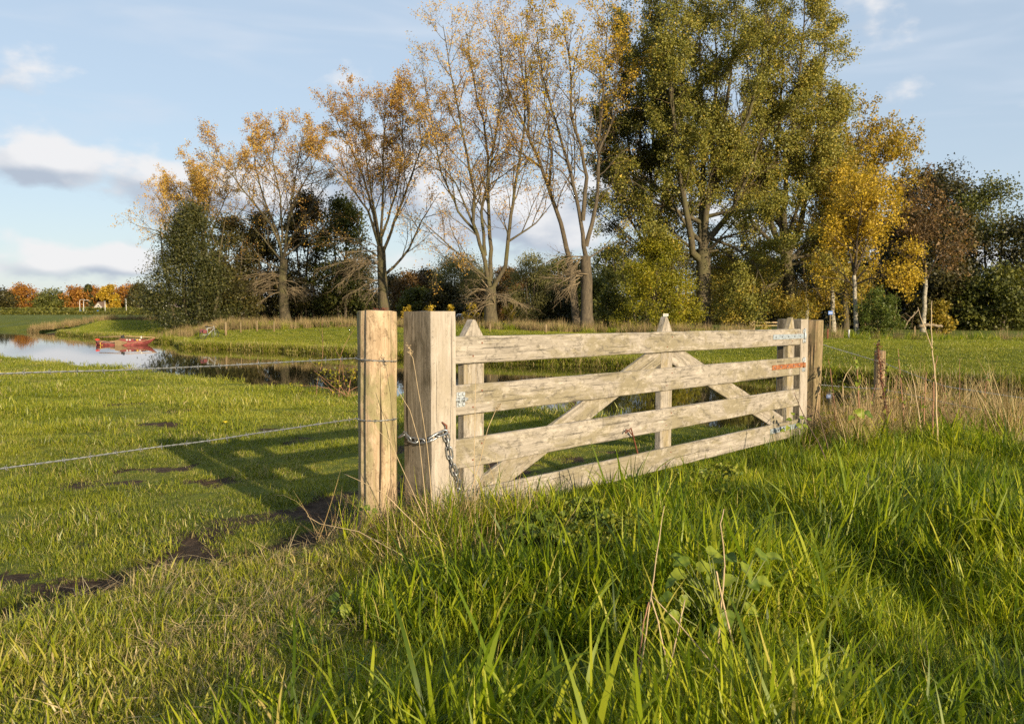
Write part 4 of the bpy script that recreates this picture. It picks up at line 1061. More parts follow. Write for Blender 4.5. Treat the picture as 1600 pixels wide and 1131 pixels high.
# ------------------------------------------------------------------ grass and weeds (stuff), laid out on the ground
SRC = bpy.data.collections.new('grass_sources')           # not linked to the scene: only a pool of tuft shapes
def mat_grass(name, stops, dry, transl=.35, rough=.42, spec=.4):
    m, t, b = mat_new(name)
    a = t.nodes.new('ShaderNodeAttribute'); a.attribute_name = 'tint'
    i = t.nodes.new('ShaderNodeAttribute'); i.attribute_type = 'INSTANCER'; i.attribute_name = 'dry'
    g = t.nodes.new('ShaderNodeAttribute'); g.attribute_type = 'INSTANCER'; g.attribute_name = 'tone'
    col = ramp(t, math_node(t, 'ADD', a.outputs['Fac'], math_node(t, 'MULTIPLY', math_node(t, 'SUBTRACT', g.outputs['Fac'], .5), .55)), stops)
    dm = smooth(t, math_node(t, 'ADD', i.outputs['Fac'], math_node(t, 'MULTIPLY', math_node(t, 'SUBTRACT', a.outputs['Fac'], .5), .9)), .45, .62)
    col = mixc(t, dm, col, dry); col = mixc(t, smooth(t, a.outputs['Fac'], 1.15, 1.3), col, dry)
    L(t, col, b.inputs['Base Color']); b.inputs['Roughness'].default_value = rough; b.inputs['Specular IOR Level'].default_value = spec
    tr = t.nodes.new('ShaderNodeBsdfTranslucent'); L(t, mixc(t, 1.0, col, (1.3, 1.3, .5), 'MULTIPLY'), tr.inputs[0])
    mx = t.nodes.new('ShaderNodeMixShader'); mx.inputs[0].default_value = transl
    L(t, b.outputs[0], mx.inputs[1]); L(t, tr.outputs[0], mx.inputs[2])
    L(t, mx.outputs[0], [n for n in t.nodes if n.type == 'OUTPUT_MATERIAL'][0].inputs[0]); return m
M_lush = mat_grass('lush_grass', [(0, (.038, .070, .007)), (.3, (.120, .175, .008)), (.65, (.240, .285, .011)), (1, (.38, .38, .022))], (.42, .32, .13), .42, .45, .28)
M_short = mat_grass('short_grass', [(0, (.068, .095, .008)), (.35, (.150, .182, .011)), (.7, (.235, .255, .016)), (1, (.35, .32, .045))], (.42, .33, .15))
M_hay = mat_grass('dead_grass', [(0, (.20, .125, .055)), (.4, (.36, .25, .12)), (.75, (.50, .38, .20)), (1, (.60, .49, .28))], (.5, .4, .2), .25, .6, .3)
M_reed = mat_grass('dry_reed_grass', [(0, (.13, .095, .045)), (.4, (.26, .185, .09)), (.75, (.38, .28, .14)), (1, (.48, .37, .20))], (.10, .12, .02), .25, .7, .2)
def blades(seed, n, rad, h, wid, lean, curl, segs=4, tintr=(0, 1), clump=0.0, flop=0.0, lay=0.0):
    """n grass blades, each a narrow bent strip"""
    nr = np.random.default_rng(seed)
    a = nr.uniform(0, 2*math.pi, n); r = rad*np.sqrt(nr.uniform(0, 1, n))
    bx, by = r*np.cos(a), r*np.sin(a)
    H = nr.uniform(h[0], h[1], n)*(.75+.5*nr.uniform(0, 1, n)); Wd = wid*nr.uniform(.6, 1.35, n)
    la = a*clump+nr.uniform(0, 2*math.pi, n)*(1-clump)
    l0 = lay+np.abs(nr.normal(0, lean, n)); cu = np.abs(nr.normal(0, curl, n))+flop*nr.uniform(0, 1, n)
    tw = la+math.pi/2+nr.normal(0, .7, n)
    s = np.linspace(0, 1, segs+1)
    ang = np.minimum(l0[:, None]+cu[:, None]*s[None]**1.3, 2.2)            # from vertical
    dl = H[:, None]/segs
    dx = np.concatenate([np.zeros((n, 1)), np.cumsum(np.sin((ang[:, :-1]+ang[:, 1:])/2)*dl, 1)], 1)
    dz = np.concatenate([np.zeros((n, 1)), np.cumsum(np.cos((ang[:, :-1]+ang[:, 1:])/2)*dl, 1)], 1)
    cx = bx[:, None]+dx*np.cos(la)[:, None]; cy_ = by[:, None]+dx*np.sin(la)[:, None]; cz = np.maximum(dz, -.01)-.01
    w = Wd[:, None]*.5*np.minimum(1, (1.02-s[None])**.55*1.05)*(.65+.35*np.minimum(1, s[None]*4)); w[:, -1] = .0002
    ox, oy = np.cos(tw)[:, None]*w, np.sin(tw)[:, None]*w
    V = np.stack([np.stack([cx-ox, cy_-oy, cz], -1), np.stack([cx+ox, cy_+oy, cz], -1)], 2).reshape(n, -1, 3)
    k = 2*(segs+1); b0 = (np.arange(n)*k)[:, None, None]
    j = np.arange(segs)*2
    q = np.stack([j, j+1, j+3, j+2], -1)[None]
    Fq = (b0+q).reshape(-1, 4)
    t = nr.uniform(tintr[0], tintr[1], n)
    return V.reshape(-1, 3), Fq, np.repeat(t, k)
def src(name, parts, mat):
    V = []; Q = []; T = []; o = 0
    for v, q, t in parts: V.append(v); Q.append(q+o); T.append(t); o += len(v)
    me = mesh_np(name, np.concatenate(V), np.concatenate(Q), mat, True, {'tint': np.concatenate(T)})
    ob = bpy.data.objects.new(name, me); SRC_cur.objects.link(ob); return ob
def pool(name):
    global SRC_cur
    SRC_cur = bpy.data.collections.new(name); return SRC_cur
def scatter(name, label, coll, P3, rot, scl, idx_, dry, tone, mat_hint):
    n = len(P3)
    me = bpy.data.meshes.new(name); me.vertices.add(n); me.vertices.foreach_set('co', P3.astype(np.float32).ravel())
    def at_(k, ty, v):
        a = me.attributes.new(k, ty, 'POINT'); a.data.foreach_set('vector' if ty == 'FLOAT_VECTOR' else 'value', np.ascontiguousarray(v).ravel())
    at_('rot', 'FLOAT_VECTOR', rot.astype(np.float32)); at_('scl', 'FLOAT_VECTOR', scl.astype(np.float32)); at_('idx', 'INT', idx_.astype(np.int32))
    at_('dry', 'FLOAT', dry.astype(np.float32)); at_('tone', 'FLOAT', tone.astype(np.float32))
    me.materials.append(mat_hint)
    o = link(name, me)
    g = bpy.data.node_groups.new(name+'_scatter', 'GeometryNodeTree')
    g.interface.new_socket('Geometry', in_out='INPUT', socket_type='NodeSocketGeometry'); g.interface.new_socket('Geometry', in_out='OUTPUT', socket_type='NodeSocketGeometry')
    gi = g.nodes.new('NodeGroupInput'); go = g.nodes.new('NodeGroupOutput')
    ip = g.nodes.new('GeometryNodeInstanceOnPoints'); ci = g.nodes.new('GeometryNodeCollectionInfo')
    ci.inputs[0].default_value = coll; ci.inputs[1].default_value = True; ci.inputs[2].default_value = True
    def na(nm, ty):
        q = g.nodes.new('GeometryNodeInputNamedAttribute'); q.data_type = ty; q.inputs[0].default_value = nm; return q.outputs[0]
    m2p = g.nodes.new('GeometryNodeMeshToPoints')
    g.links.new(gi.outputs[0], m2p.inputs[0]); g.links.new(m2p.outputs[0], ip.inputs['Points']); g.links.new(ci.outputs[0], ip.inputs['Instance'])
    ip.inputs['Pick Instance'].default_value = True
    g.links.new(na('idx', 'INT'), ip.inputs['Instance Index']); g.links.new(na('rot', 'FLOAT_VECTOR'), ip.inputs['Rotation']); g.links.new(na('scl', 'FLOAT_VECTOR'), ip.inputs['Scale'])
    g.links.new(ip.outputs[0], go.inputs[0])
    md = o.modifiers.new('scatter', 'NODES'); md.node_group = g
    return tag(o, label, None, None, 'stuff')
def in_view(x, y, mx=.62, pad=1.4): return np.abs(x) < y*mx+pad
NR = np.random.default_rng(11)
def rots(n, tilt=.12): return np.stack([NR.normal(0, tilt, n), NR.normal(0, tilt, n), NR.uniform(0, 2*math.pi, n)], -1)
def place(x, y, dz=0): return np.stack([x, y, height(x, y)+dz], -1)
def lushness(x, y):
    """long wet grass towards the camera's right, mown and strawy to the left"""
    return sst(x+.35*(y-3.4)*-.25+.25*(fbm(x*1.3, y*1.3, 91)-.5)*2.4, -1.15, .15)

# --- long grass before the gate
c1 = pool('long_grass')
for k in range(6): src('tuft_a%d' % k, [blades(20+k, 105, .16, (.09, .22), .0088, .34, .85, 4), blades(28+k, 7, .16, (.16, .30), .010, .5, 1.7, 5, (.3, 1)), blades(34+k, 7, .16, (.08, .2), .005, .5, .6, 4, (1.4, 1.6), lay=.6), blades(44+k, 45, .16, (.05, .11), .007, .6, .9, 3, (-.1, .6))], M_lush)
for k in range(3): src('tuft_b%d' % k, [blades(40+k, 52, .13, (.17, .32), .0118, .40, 1.45, 5, (-.15, .75))], M_lush)
for k in range(3): src('tuft_s%d' % k, [blades(50+k, 150, .16, (.035, .085), .0058, .5, .9, 3), blades(60+k, 26, .16, (.06, .13), .0040, .5, .5, 3, (.95, 1.5), lay=.7)], M_short)
n = 21000
x = NR.uniform(-5.5, 10.5, n); y = NR.uniform(1.9, 13.5, n)
bs = bank_sd(x, y)+(fbm(x*2.3, y*2.3, 21)-.5)*.34
lu = lushness(x, y)
keep = in_view(x, y) & (bs > .06) & (near_d(x, y) < .1) & (NR.uniform(0, 1, n) < np.interp(y, [2, 5, 9, 13], [1, .95, .8, .7])) & (NR.uniform(0, 1, n) < .80)
x, y, lu, bs = x[keep], y[keep], lu[keep], bs[keep]; n = len(x)
u = NR.uniform(0, 1, n)
ix = np.where(u < lu*1.05-.03, np.where(NR.uniform(0, 1, n) < .24, NR.integers(6, 9, n), NR.integers(0, 6, n)), NR.integers(9, 12, n))
s = NR.uniform(.72, 1.25, n)*np.where(ix < 9, .72+.28*lu, 1.0)*np.interp(fbm(x*1.3, y*1.3, 95), [.3, .5, .7], [.52, .9, 1.5])
# under the gate the stock keeps it shorter
gd = (x-GO.x)*GD.x+(y-GO.y)*GD.y; gn = (x-GO.x)*GN.x+(y-GO.y)*GN.y
undr = (gd > -.4) & (gd < 5.0)
s = np.where(undr & (gn < .10), s*np.interp(gd, [-.4, .3, 4, 5], [1.0, .55, .45, .6]), s)
s = np.where(undr & (gn >= .1) & (gn < 1.3), s*np.interp(gn, [.1, 1.3], [.52, 1.0]), s)
drym = np.clip(.10+.40*(1-lu)*np.clip((fbm(x*2.1, y*2.1, 97)-.36)*2.4, 0, 1)+.12*(fbm(x*3, y*3, 99)-.5), 0, 1)
tone = fbm(x*1.6, y*1.6, 93)*1.9-.42+NR.normal(0, .14, n)
tone = tone+.30*(1-lu)+.06
s = np.where(bs < .4, s*np.interp(bs, [0, .4], [.55, 1]), s)
for (wx_, wy_, wr_) in ((.82, 3.2, .22), (1.0, 3.25, .18), (.66, 3.25, .16), (-.74, 3.6, .14), (-.8, 3.2, .12), (.45, 4.6, .25), (.2, 4.55, .2)):   # weeds crowd the grass out
    s = np.where(np.hypot(x-wx_, y-wy_) < wr_, s*.8, s)
scatter('foreground_grass', 'long lush green grass growing on the strip before the gate', c1, place(x, y), rots(n, .14), np.stack([s, s, s*NR.uniform(.85, 1.15, n)], -1), ix, drym, tone, M_lush)
print('fg', n)

# --- dead straw lying in the mown part and round the posts
c2 = pool('straw')
for k in range(3): src('z_green_tuft%d' % k, [blades(86+k, 36, .07, (.20, .44), .0078, .6, 1.3, 6, (.2, 1.1), .5)], M_lush)
for k in range(5): src('a_straw%d' % k, [blades(70+k, 16, .13, (.07, .20), .0030, .25, .25, 3, (0, 1), lay=1.15)], M_hay)
for k in range(3): src('dead_tuft%d' % k, [blades(80+k, 26, .06, (.20, .42), .0042, .6, 1.1, 5, (0, .9), .5)], M_hay)
n = 8500
x = NR.uniform(-4.5, 8, n); y = NR.uniform(2.2, 10.5, n); lu = lushness(x, y); bs = bank_sd(x, y)
pr = (1-lu)*sst(fbm(x*1.7, y*1.7, 101), .42, .62)*1.0+.05
keep = in_view(x, y, pad=.8) & (bs > .03) & (NR.uniform(0, 1, n) < pr)
x, y = x[keep], y[keep]; n1_ = len(x)
ixa = NR.integers(0, 5, n1_); sa = NR.uniform(.6, 1.1, n1_)
# tussocks of dead grass at the feet of the posts
xt = []; yt = []
for (px_, py_, cnt, sp) in ((-.72, 4.98, 20, .16), (-.50, 4.86, 30, .17), (-.28, 5.0, 30, .16), (-.10, 5.2, 16, .14), (-.4, 4.6, 22, .2), (3.45, 9.35, 16, .22), (3.7, 9.5, 14, .3)):
    xt += list(NR.normal(px_, sp, cnt)); yt += list(NR.normal(py_, sp, cnt))
xt = np.array(xt); yt = np.array(yt); n2_ = len(xt)
x = np.concatenate([x, xt]); y = np.concatenate([y, yt]); n = n1_+n2_
ix = np.concatenate([ixa, np.where(NR.uniform(0, 1, n2_) < .5, NR.integers(5, 8, n2_), NR.integers(8, 11, n2_))]); s = np.concatenate([sa, NR.uniform(.6, 1.05, n2_)])
scatter('dead_grass', 'dry straw coloured grass lying in the mown strip and round the posts', c2, place(x, y, .03), rots(n, .2), np.stack([s, s, s], -1), ix, np.zeros(n), NR.uniform(.2, .8, n), M_hay)

# --- grazed pasture
c3 = pool('pasture')
for k in range(4): src('sward_a%d' % k, [blades(100+k, 120, .15, (.020, .052), .0044, .65, 1.1, 3), blades(110+k, 18, .15, (.03, .07), .003, .5, .6, 3, (.9, 1.4), lay=.7)], M_short)
for k in range(3): src('sward_b%d' % k, [blades(120+k, 110, .30, (.030, .065), .0075, .5, .8, 2), blades(130+k, 8, .3, (.04, .08), .005, .6, .7, 3, (.8, 1))], M_short)
n = 90000
y = 3.0+36*NR.uniform(0, 1, n)**1.15; x = NR.uniform(-1, 1, n)*(y*.64+2.0)
bs = bank_sd(x, y)+(fbm(x*2.3, y*2.3, 21)-.5)*.34; mu = mud_at(x, y)
keep = (bs < -.02) & (near_d(x, y) < .12) & (NR.uniform(0, 1, n)**1.5 > mu*1.15) & (NR.uniform(0, 1, n) < np.interp(y, [3, 5, 8, 10, 20, 36], [.62, .62, .75, .85, .55, .42]))
x, y = x[keep], y[keep]; n = len(x)
ix = np.where(y+NR.normal(0, 1.5, n) < 13, NR.integers(0, 4, n), NR.integers(4, 7, n))
s = NR.uniform(.75, 1.3, n)*np.interp(fbm(x*1.2, y*1.2, 103), [.28, .5, .72], [.45, .9, 1.9])*np.interp(near_d(x, y), [-1.2, -.2], [1, 1.15])*(1-.55*mud_at(x, y))
drym = np.clip(.10+.5*(fbm(x*1.3, y*1.3, 105)-.5)+.2*mud_at(x, y), 0, 1)
tone = fbm(x*.45, y*.45, 107)*1.2+fbm(x*2.2, y*2.2, 108)*.9-.55-.25*sst(y, 10, 5)+NR.normal(0, .14, n)
scatter('pasture_grass', 'short grazed grass on the pasture left of and behind the gate', c3, place(x, y), rots(n, .1), np.stack([s, s, s], -1), ix, drym, tone, M_short)
print('pasture', n)

# --- grass on the far bank and the shaggy lip that hangs over the water
c4 = pool('bank_grass')
for k in range(4): src('bank_a%d' % k, [blades(140+k, 90, .40, (.035, .085), .012, .5, .9, 2)], M_short)
for k in range(3): src('lip%d' % k, [blades(150+k, 90, .35, (.12, .28), .014, .7, 1.4, 3, (.1, 1), 0)], M_short)
n = 60000
x = NR.uniform(-48, 30, n); back = 22*NR.uniform(0, 1, n)**1.4-.25
y = np.interp(x, FX, FY)+back/.8
keep = in_view(x, y, .63, 3) & (NR.uniform(0, 1, n) < np.interp(back, [0, 1, 6, 20], [1, .8, .6, .35]))
x, y, back = x[keep], y[keep], back[keep]; n = len(x)
ix = np.where(back < .5, NR.integers(4, 7, n), NR.integers(0, 4, n)); s = NR.uniform(.7, 1.3, n)*np.where(back < .5, NR.uniform(.8, 1.3, n), 1)
drym = np.clip(.10+.4*(fbm(x*.6, y*.6, 109)-.5)+np.where(back < .4, .16, 0), 0, 1); tone = fbm(x*.25, y*.25, 111)*1.0+.12+NR.normal(0, .12, n)
scatter('far_bank_grass', 'bright green grass on the far bank hanging over the water edge', c4, place(x, y), rots(n, .1), np.stack([s, s, s], -1), ix, drym, tone, M_short)
print('bank', n)

# --- dry reed strips
c5 = pool('reeds')
for k in range(4): src('reed%d' % k, [blades(160+k, 60, .35, (.40, .85), .014, .16, .35, 3, (0, 1)), blades(165+k, 26, .35, (.3, .6), .014, .3, .6, 3, (0, .3))], M_reed)
for k in range(2): src('weed%d' % k, [blades(170+k, 70, .35, (.25, .55), .022, .4, .7, 3, (.1, .9))], M_lush)
X = []; Y_ = []; I = []
def strip(x0, x1, yA, yB, wid, dens, green):
    n = int(abs(x1-x0)*wid*dens); f = NR.uniform(0, 1, n); xx = x0+(x1-x0)*f; yy = yA+(yB-yA)*f+NR.uniform(-.5, .5, n)*wid
    k = (fbm(xx*.35, yy*.35, 113) > .33); xx, yy = xx[k], yy[k]
    X.append(xx); Y_.append(yy); I.append(np.where(NR.uniform(0, 1, len(xx)) < green, NR.integers(4, 6, len(xx)), NR.integers(0, 4, len(xx))))
strip(-29, -4, 70, 62, 5, 5, .30); strip(-6, 10, 60, 53, 5, 5, .45); strip(10, 40, 48, 42, 4, 1.4, .7); strip(-62, -38, 100, 104, 4, 5, .05); strip(9, 14, 52, 50, 4, 5, .2)
strip(-130, -62, 120, 104, 4, 3, .1)
x = np.concatenate(X); y = np.concatenate(Y_); ix = np.concatenate(I); n = len(x); s = NR.uniform(.6, 1.15, n)
scatter('dry_reeds', 'strip of tall dry brown grass below the poplar row', c5, place(x, y), rots(n, .08), np.stack([s, s, s], -1), ix, np.full(n, .1)+.2*NR.uniform(0, 1, n), NR.uniform(.2, .8, n), M_reed)
# --- dry tall grass and stalks along the fence at the right
c6 = pool('fence_weeds')
for k in range(4): src('tall%d' % k, [blades(180+k, 52, .13, (.35, .75), .0052, .28, .75, 5, (0, 1), .3)], M_hay)
for k in range(2): src('tallg%d' % k, [blades(190+k, 40, .13, (.25, .5), .006, .3, .8, 5, (0, 1))], M_lush)
n = 620
f = NR.uniform(0, 1, n)**1.35; x = 3.55+3.4*f; y = 9.75+.45*np.sin(f*2.0)+NR.normal(0, .42, n)+.15*f
ix = np.where(NR.uniform(0, 1, n) < .62, NR.integers(0, 4, n), NR.integers(4, 6, n)); s = NR.uniform(.35, 1.25, n)*np.interp(f, [0, .1, .2, .3, .5, 1], [.65, .75, 1.15, 1.25, 1.1, .7])*np.interp(fbm(x*1.7, y*1.7, 131), [.3, .65], [.5, 1.2])
scatter('fence_side_grass', 'tall dry pinkish grass and stalks along the wire at the right', c6, place(x, y), rots(n, .12), np.stack([s, s, s], -1), ix, np.full(n, .15), NR.uniform(.2, .9, n), M_hay)

# ------------------------------------------------------------------ boat
M_hull = mat_flat('faded_red_hull_paint', (.25, .062, .058), .6, 0, .45, 4.0)
M_cabin = mat_flat('red_cabin_paint', (.20, .045, .045), .55, 0, .2, 3.0)
M_board = mat_flat('brown_leeboard_wood', (.20, .135, .065), .7, 0, .25, 4.0)
M_whitep = mat_flat('white_paint', (.50, .49, .45), .5, 0, .05, 3.0)
M_black = mat_flat('black_paint', (.02, .02, .022), .6, 0, .2, 4.0)
M_redp = mat_flat('bright_red_paint', (.50, .04, .02), .5, 0, .1, 4.0)
M_yellow = mat_flat('yellow_rope', (.60, .42, .05), .7, 0, .15, 9.0)
M_varn = mat_flat('varnished_spar', (.33, .22, .11), .5, 0, .2, 5.0)
M_glassd = mat_flat('dark_window_glass', (.05, .06, .07), .1, 0, .1, 5.0)
BY = 62.6
bc = at(198, 536, BY); bx0 = at(152.5, 536, BY).x; bx1 = at(244.5, 536, BY).x; BLn = bx1-bx0
boat = empty('sailing_boat', (bx0, BY, WATER_Z), 'small faded red sailing boat with low cabin moored at the far bank', 'boat'); boat.scale = (1, 1, .64)
st = [(0.0, .26, .42, .46), (.06, .44, .50, .40), (.2, .68, .62, .28), (.4, .78, .70, .20), (.6, .76, .70, .24), (.74, .62, .62, .36), (.84, .46, .50, .50), (.92, .28, .35, .66), (.97, .14, .22, .78), (1.0, .03, .05, .86)]
mb = MB(); vs = []
for f, wdt, keel, sheer in st:
    xx = f*BLn
    for k in range(9):
        a_ = math.pi*k/8; c_, s_ = math.cos(a_), math.sin(a_)
        vs.append((xx-(.95*max(0, f-.62)/.38 - .25*max(0, .12-f)/.12)*s_, -wdt*math.copysign(abs(c_)**.7, c_), sheer-(sheer+.25)*s_**.8))
fs = [[i*9+k, (i+1)*9+k, (i+1)*9+k+1, i*9+k+1] for i in range(len(st)-1) for k in range(8)]
fs += [[i*9, i*9+8, (i+1)*9+8, (i+1)*9] for i in range(len(st)-1)] + [list(range(8, -1, -1))]
mb.add(vs, fs, False); mb.build('hull', M_hull, boat)
rub = MB()
for sg in (-1, 1): rub.tube([(f*BLn, sg*(w_+.02), sh-.03) for f, w_, k_, sh in st], .03, 5)
for sg in (-1, 1):
    MB().tube([(f*BLn, sg*(w_+.02), sh+.0) for f, w_, k_, sh in st], .028, 5).build('rubbing_strake', M_varn, boat)
cab = MB(); z0, z1 = .16, .74
cab.prism([(BLn*.41, z0), (BLn*.80, z0), (BLn*.785, z1-.06), (BLn*.42, z1)], -.46, .46)
cabo = cab.build('cabin', M_cabin, boat, .02)
MB().prism([(BLn*.40, z1+.004), (BLn*.80, z1-.056), (BLn*.80, z1-.02), (BLn*.40, z1+.04)], -.50, .50).build('roof', M_board, cabo)
for fx, mt in ((.55, M_whitep), (.60, M_whitep), (.68, M_glassd), (.725, M_yellow), (.768, M_whitep)):
    p = MB(); p.tube([(BLn*fx, -.465, .60), (BLn*fx, -.49, .60)], .075, 10); p.build('porthole', mt, cabo)
lb = MB(); lb.prism([(BLn*.38, .55), (BLn*.385, .0), (BLn*.46, -.06), (BLn*.56, .18), (BLn*.60, .40), (BLn*.50, .50), (BLn*.44, .64)], -.86, -.81); lb.build('leeboard', M_board, boat, .01)
rd = MB(); rd.prism([(-.14, -.2), (.04, -.2), (.06, .50), (-.02, .62), (-.10, .58)], -.03, .03); rdo = rd.build('rudder', M_hull, boat, .008)
rd = MB(); rd.prism([(-.16, .56), (.14, .54), (.12, .68), (-.10, .72)], -.06, .06); rd.build('rudder_head', M_redp, rdo, .01)
MB().tube([(BLn*.03, -.05, .88), (BLn*.5, 0, .98), (BLn*.97, .05, .86)], [.05, .055, .035], 8).build('lowered_mast', M_varn, boat)
MB().box(BLn*.40, BLn*.425, -.05, .05, .80, 1.05).build('mast_crutch', M_black, boat)
p = MB(); p.ball((BLn*.44, -.1, .93), .13, 8, 6, (1.1, 1, 1.0)); p.ball((BLn*.45, -.1, 1.08), .07, 8, 6); p.build('folded_sail', M_black, boat)
p = MB(); p.box(BLn*.735, BLn*.755, -.04, .04, .74, 1.0); p.build('white_post', M_whitep, boat, .01)
MB().tube([(BLn*.13, -.5, .42), (BLn*.11, -.58, .30), (BLn*.11, -.6, .08), (BLn*.13, -.6, -.02), (BLn*.15, -.6, .05)], .02, 6).build('yellow_rope', M_yellow, boat)
MB().box(BLn*.25, BLn*.38, -.40, .40, .36, .46).build('thwart', M_varn, boat, .01)

# ------------------------------------------------------------------ far road: lamps, signs, house, hedge
M_pole = mat_flat('pale_lamp_pole', (.55, .54, .50), .5, .2, .1, 1.0)
M_blue = mat_flat('blue_sign_face', (.03, .13, .42), .4, 0, .08, 4.0)
LD = 400
def lamp(px, ytop, arm, label):
    b = at(px, 490, LD); b.z = hz(b.x, LD); top = at(px, ytop, LD).z-b.z
    r = empty('street_lamp', b, label, 'street lamp', 'street lamps along the far road')
    MB().tube([(0, 0, 0), (0, 0, top*.5), (0, 0, top-.3)], [.16, .13, .10], 8).build('pole', M_pole, r)
    if arm:
        o = MB(); o.tube([(0, 0, top-.35), (arm*.25, 0, top-.05), (arm*.9, 0, top+.12), (arm*1.7, 0, top+.15)], [.09, .08, .07, .06], 6); ao = o.build('arm', M_pole, r)
        MB().box(arm*1.6 if arm > 0 else arm*2.5, arm*2.5 if arm > 0 else arm*1.6, -.15, .15, top+.02, top+.2).build('lamp_head', M_pole, r, .03)
    else:
        MB().box(-.18, .18, -.9, .3, top-.32, top-.14).build('lamp_head', M_pole, r, .03)
for a_ in [(125, 468.5, 1, 'leftmost street lamp with a curved arm on the far road'), (131, 469.5, 1, 'second street lamp from the left on the far road'), (164.5, 470, 0, 'straight street lamp right of the white gabled house'), (197.5, 467, 0, 'straight street lamp before the widest orange tree'),
           (236, 470, -1, 'street lamp with arm bent left before the orange tree by the evergreen'), (256, 468.5, -1, 'street lamp with arm bent left close to the evergreen'), (260.5, 470, 0, 'straight pale pole at the edge of the evergreen')]:
    lamp(*a_)
def road_sign(px, py, Y, w, h, label, mat=M_blue, top=None):
    b = at(px, 490, Y); b.z = hz(b.x, Y); zc = at(px, py, Y).z-b.z
    r = empty('road_sign', b, label, 'sign')
    MB().tube([(0, 0, -.1), (0, 0, zc)], .05*Y/400+.01, 6).build('pole', M_pole, r)
    MB().box(-w/2, w/2, -.06, -.03, zc-h/2, zc+h/2).build('sign_plate', mat, r, .01)
    return r
road_sign(153, 486.3, 392, .8, .8, 'blue road sign beneath the white gabled house'); road_sign(255.5, 485, 392, .9, .5, 'blue road sign near the evergreen on the far road'); road_sign(126, 485.6, 392, 1.0, .4, 'wide blue road sign at the leftmost lamps'); road_sign(135.5, 487, 392, .6, .6, 'small white road sign right of the leftmost lamps', M_whitep); road_sign(164.5, 486.5, 392, .6, .6, 'small pale sign at the straight lamp right of the house', M_whitep)
M_brickw = mat_flat('white_wall_plaster', (.36, .33, .29), .8, 0, .1, .8); M_roof = mat_flat('brown_roof_tiles', (.16, .11, .085), .85, 0, .25, 2.0)
hb = at(154, 490, 424); hb.z = hz(hb.x, 424)
house = empty('house', hb, 'white gabled house half hidden between autumn trees on the far road', 'house'); house.scale = (.9, .9, .72)
MB().prism([(-2.6, 0), (2.6, 0), (2.6, 3.4), (0, 7.2), (-2.6, 3.4)], 0, 9).build('wall', M_brickw, house)
for sg in (-1, 1):
    q = MB(); q.add([(sg*3.0, -.4, 2.95), (0, -.4, 7.35), (0, 9.4, 7.35), (sg*3.0, 9.4, 2.95), (sg*3.0, -.4, 3.15), (0, -.4, 7.55), (0, 9.4, 7.55), (sg*3.0, 9.4, 3.15)], [(0,1,2,3),(7,6,5,4),(0,4,5,1),(3,2,6,7),(0,3,7,4)]); q.build('roof', M_roof, house)
for wx, wz in ((-1.2, .9), (1.2, .9), (0, 4.1)):
    f = MB().box(wx-.55, wx+.55, -.06, -.01, wz, wz+1.3).build('window', M_whitep, house); MB().box(wx-.42, wx+.42, -.09, -.062, wz+.13, wz+1.17).build('pane', M_glassd, f)
hb2 = at(264, 490, 410); hb2.z = hz(hb2.x, 410)
house2 = empty('house', hb2, 'pale low house just showing left of the evergreen on the far road', 'house')
MB().prism([(-3, 0), (3, 0), (3, 2.6), (0, 4.6), (-3, 2.6)], 0, 8).build('wall', M_brickw, house2)
for sg in (-1, 1):
    q = MB(); q.add([(sg*3.3, -.3, 2.3), (0, -.3, 4.7), (0, 8.4, 4.7), (sg*3.3, 8.4, 2.3), (sg*3.3, -.3, 2.5), (0, -.3, 4.9), (0, 8.4, 4.9), (sg*3.3, 8.4, 2.5)], [(0,1,2,3),(7,6,5,4),(0,4,5,1),(3,2,6,7),(0,3,7,4)]); q.build('roof', M_roof, house2)
f = MB().box(-.6, .6, -.06, -.01, 1.0, 2.1).build('window', M_glassd, house2)
def hedge(label, xa, xb, Y, z0, z1, dep, n, mat, ls, seed):
    nr = np.random.default_rng(seed)
    C = np.stack([nr.uniform(xa, xb, n), Y+nr.uniform(-dep/2, dep/2, n), nr.uniform(0, 1, n)], -1)
    zz = np.array([.45]*n); C[:, 2] = zz+(z0+(z1-z0)*C[:, 2])*(.8+.4*fbm(C[:, 0]*.2, C[:, 1]*.2, seed))
    r = empty('hedge', ((xa+xb)/2, Y, .4), label, 'hedge')
    o = link('foliage', leaf_mesh('foliage', C-np.array([(xa+xb)/2, Y, .4]), ls, mat, nr, 1.2), None, r); o['kind'] = 'stuff'
    rr = random.Random(seed); q = MB()
    for k in range(24):
        xx = rr.uniform(xa, xb)-(xa+xb)/2; q.tube([(xx, 0, 0), (xx+rr.uniform(-.3, .3), 0, z1*.8)], [.05, .02], 4)
    so = q.build('stems', M_twigdark, r); so['kind'] = 'stuff'
hedge('long low clipped hedge along the far left meadow', -150, -96, 240, 0, 1.0, 1.6, 9000, MIDG, .45, 61)
hedge('dark hedge behind the street lamps on the far road', -330, -140, 408, 0, 2.4, 3, 9000, MIDG, 1.0, 62)
hedge('dark band of trees closing the horizon beyond the pasture', -330, -60, 520, 0, 9, 10, 14000, DARKG, 1.8, 63)

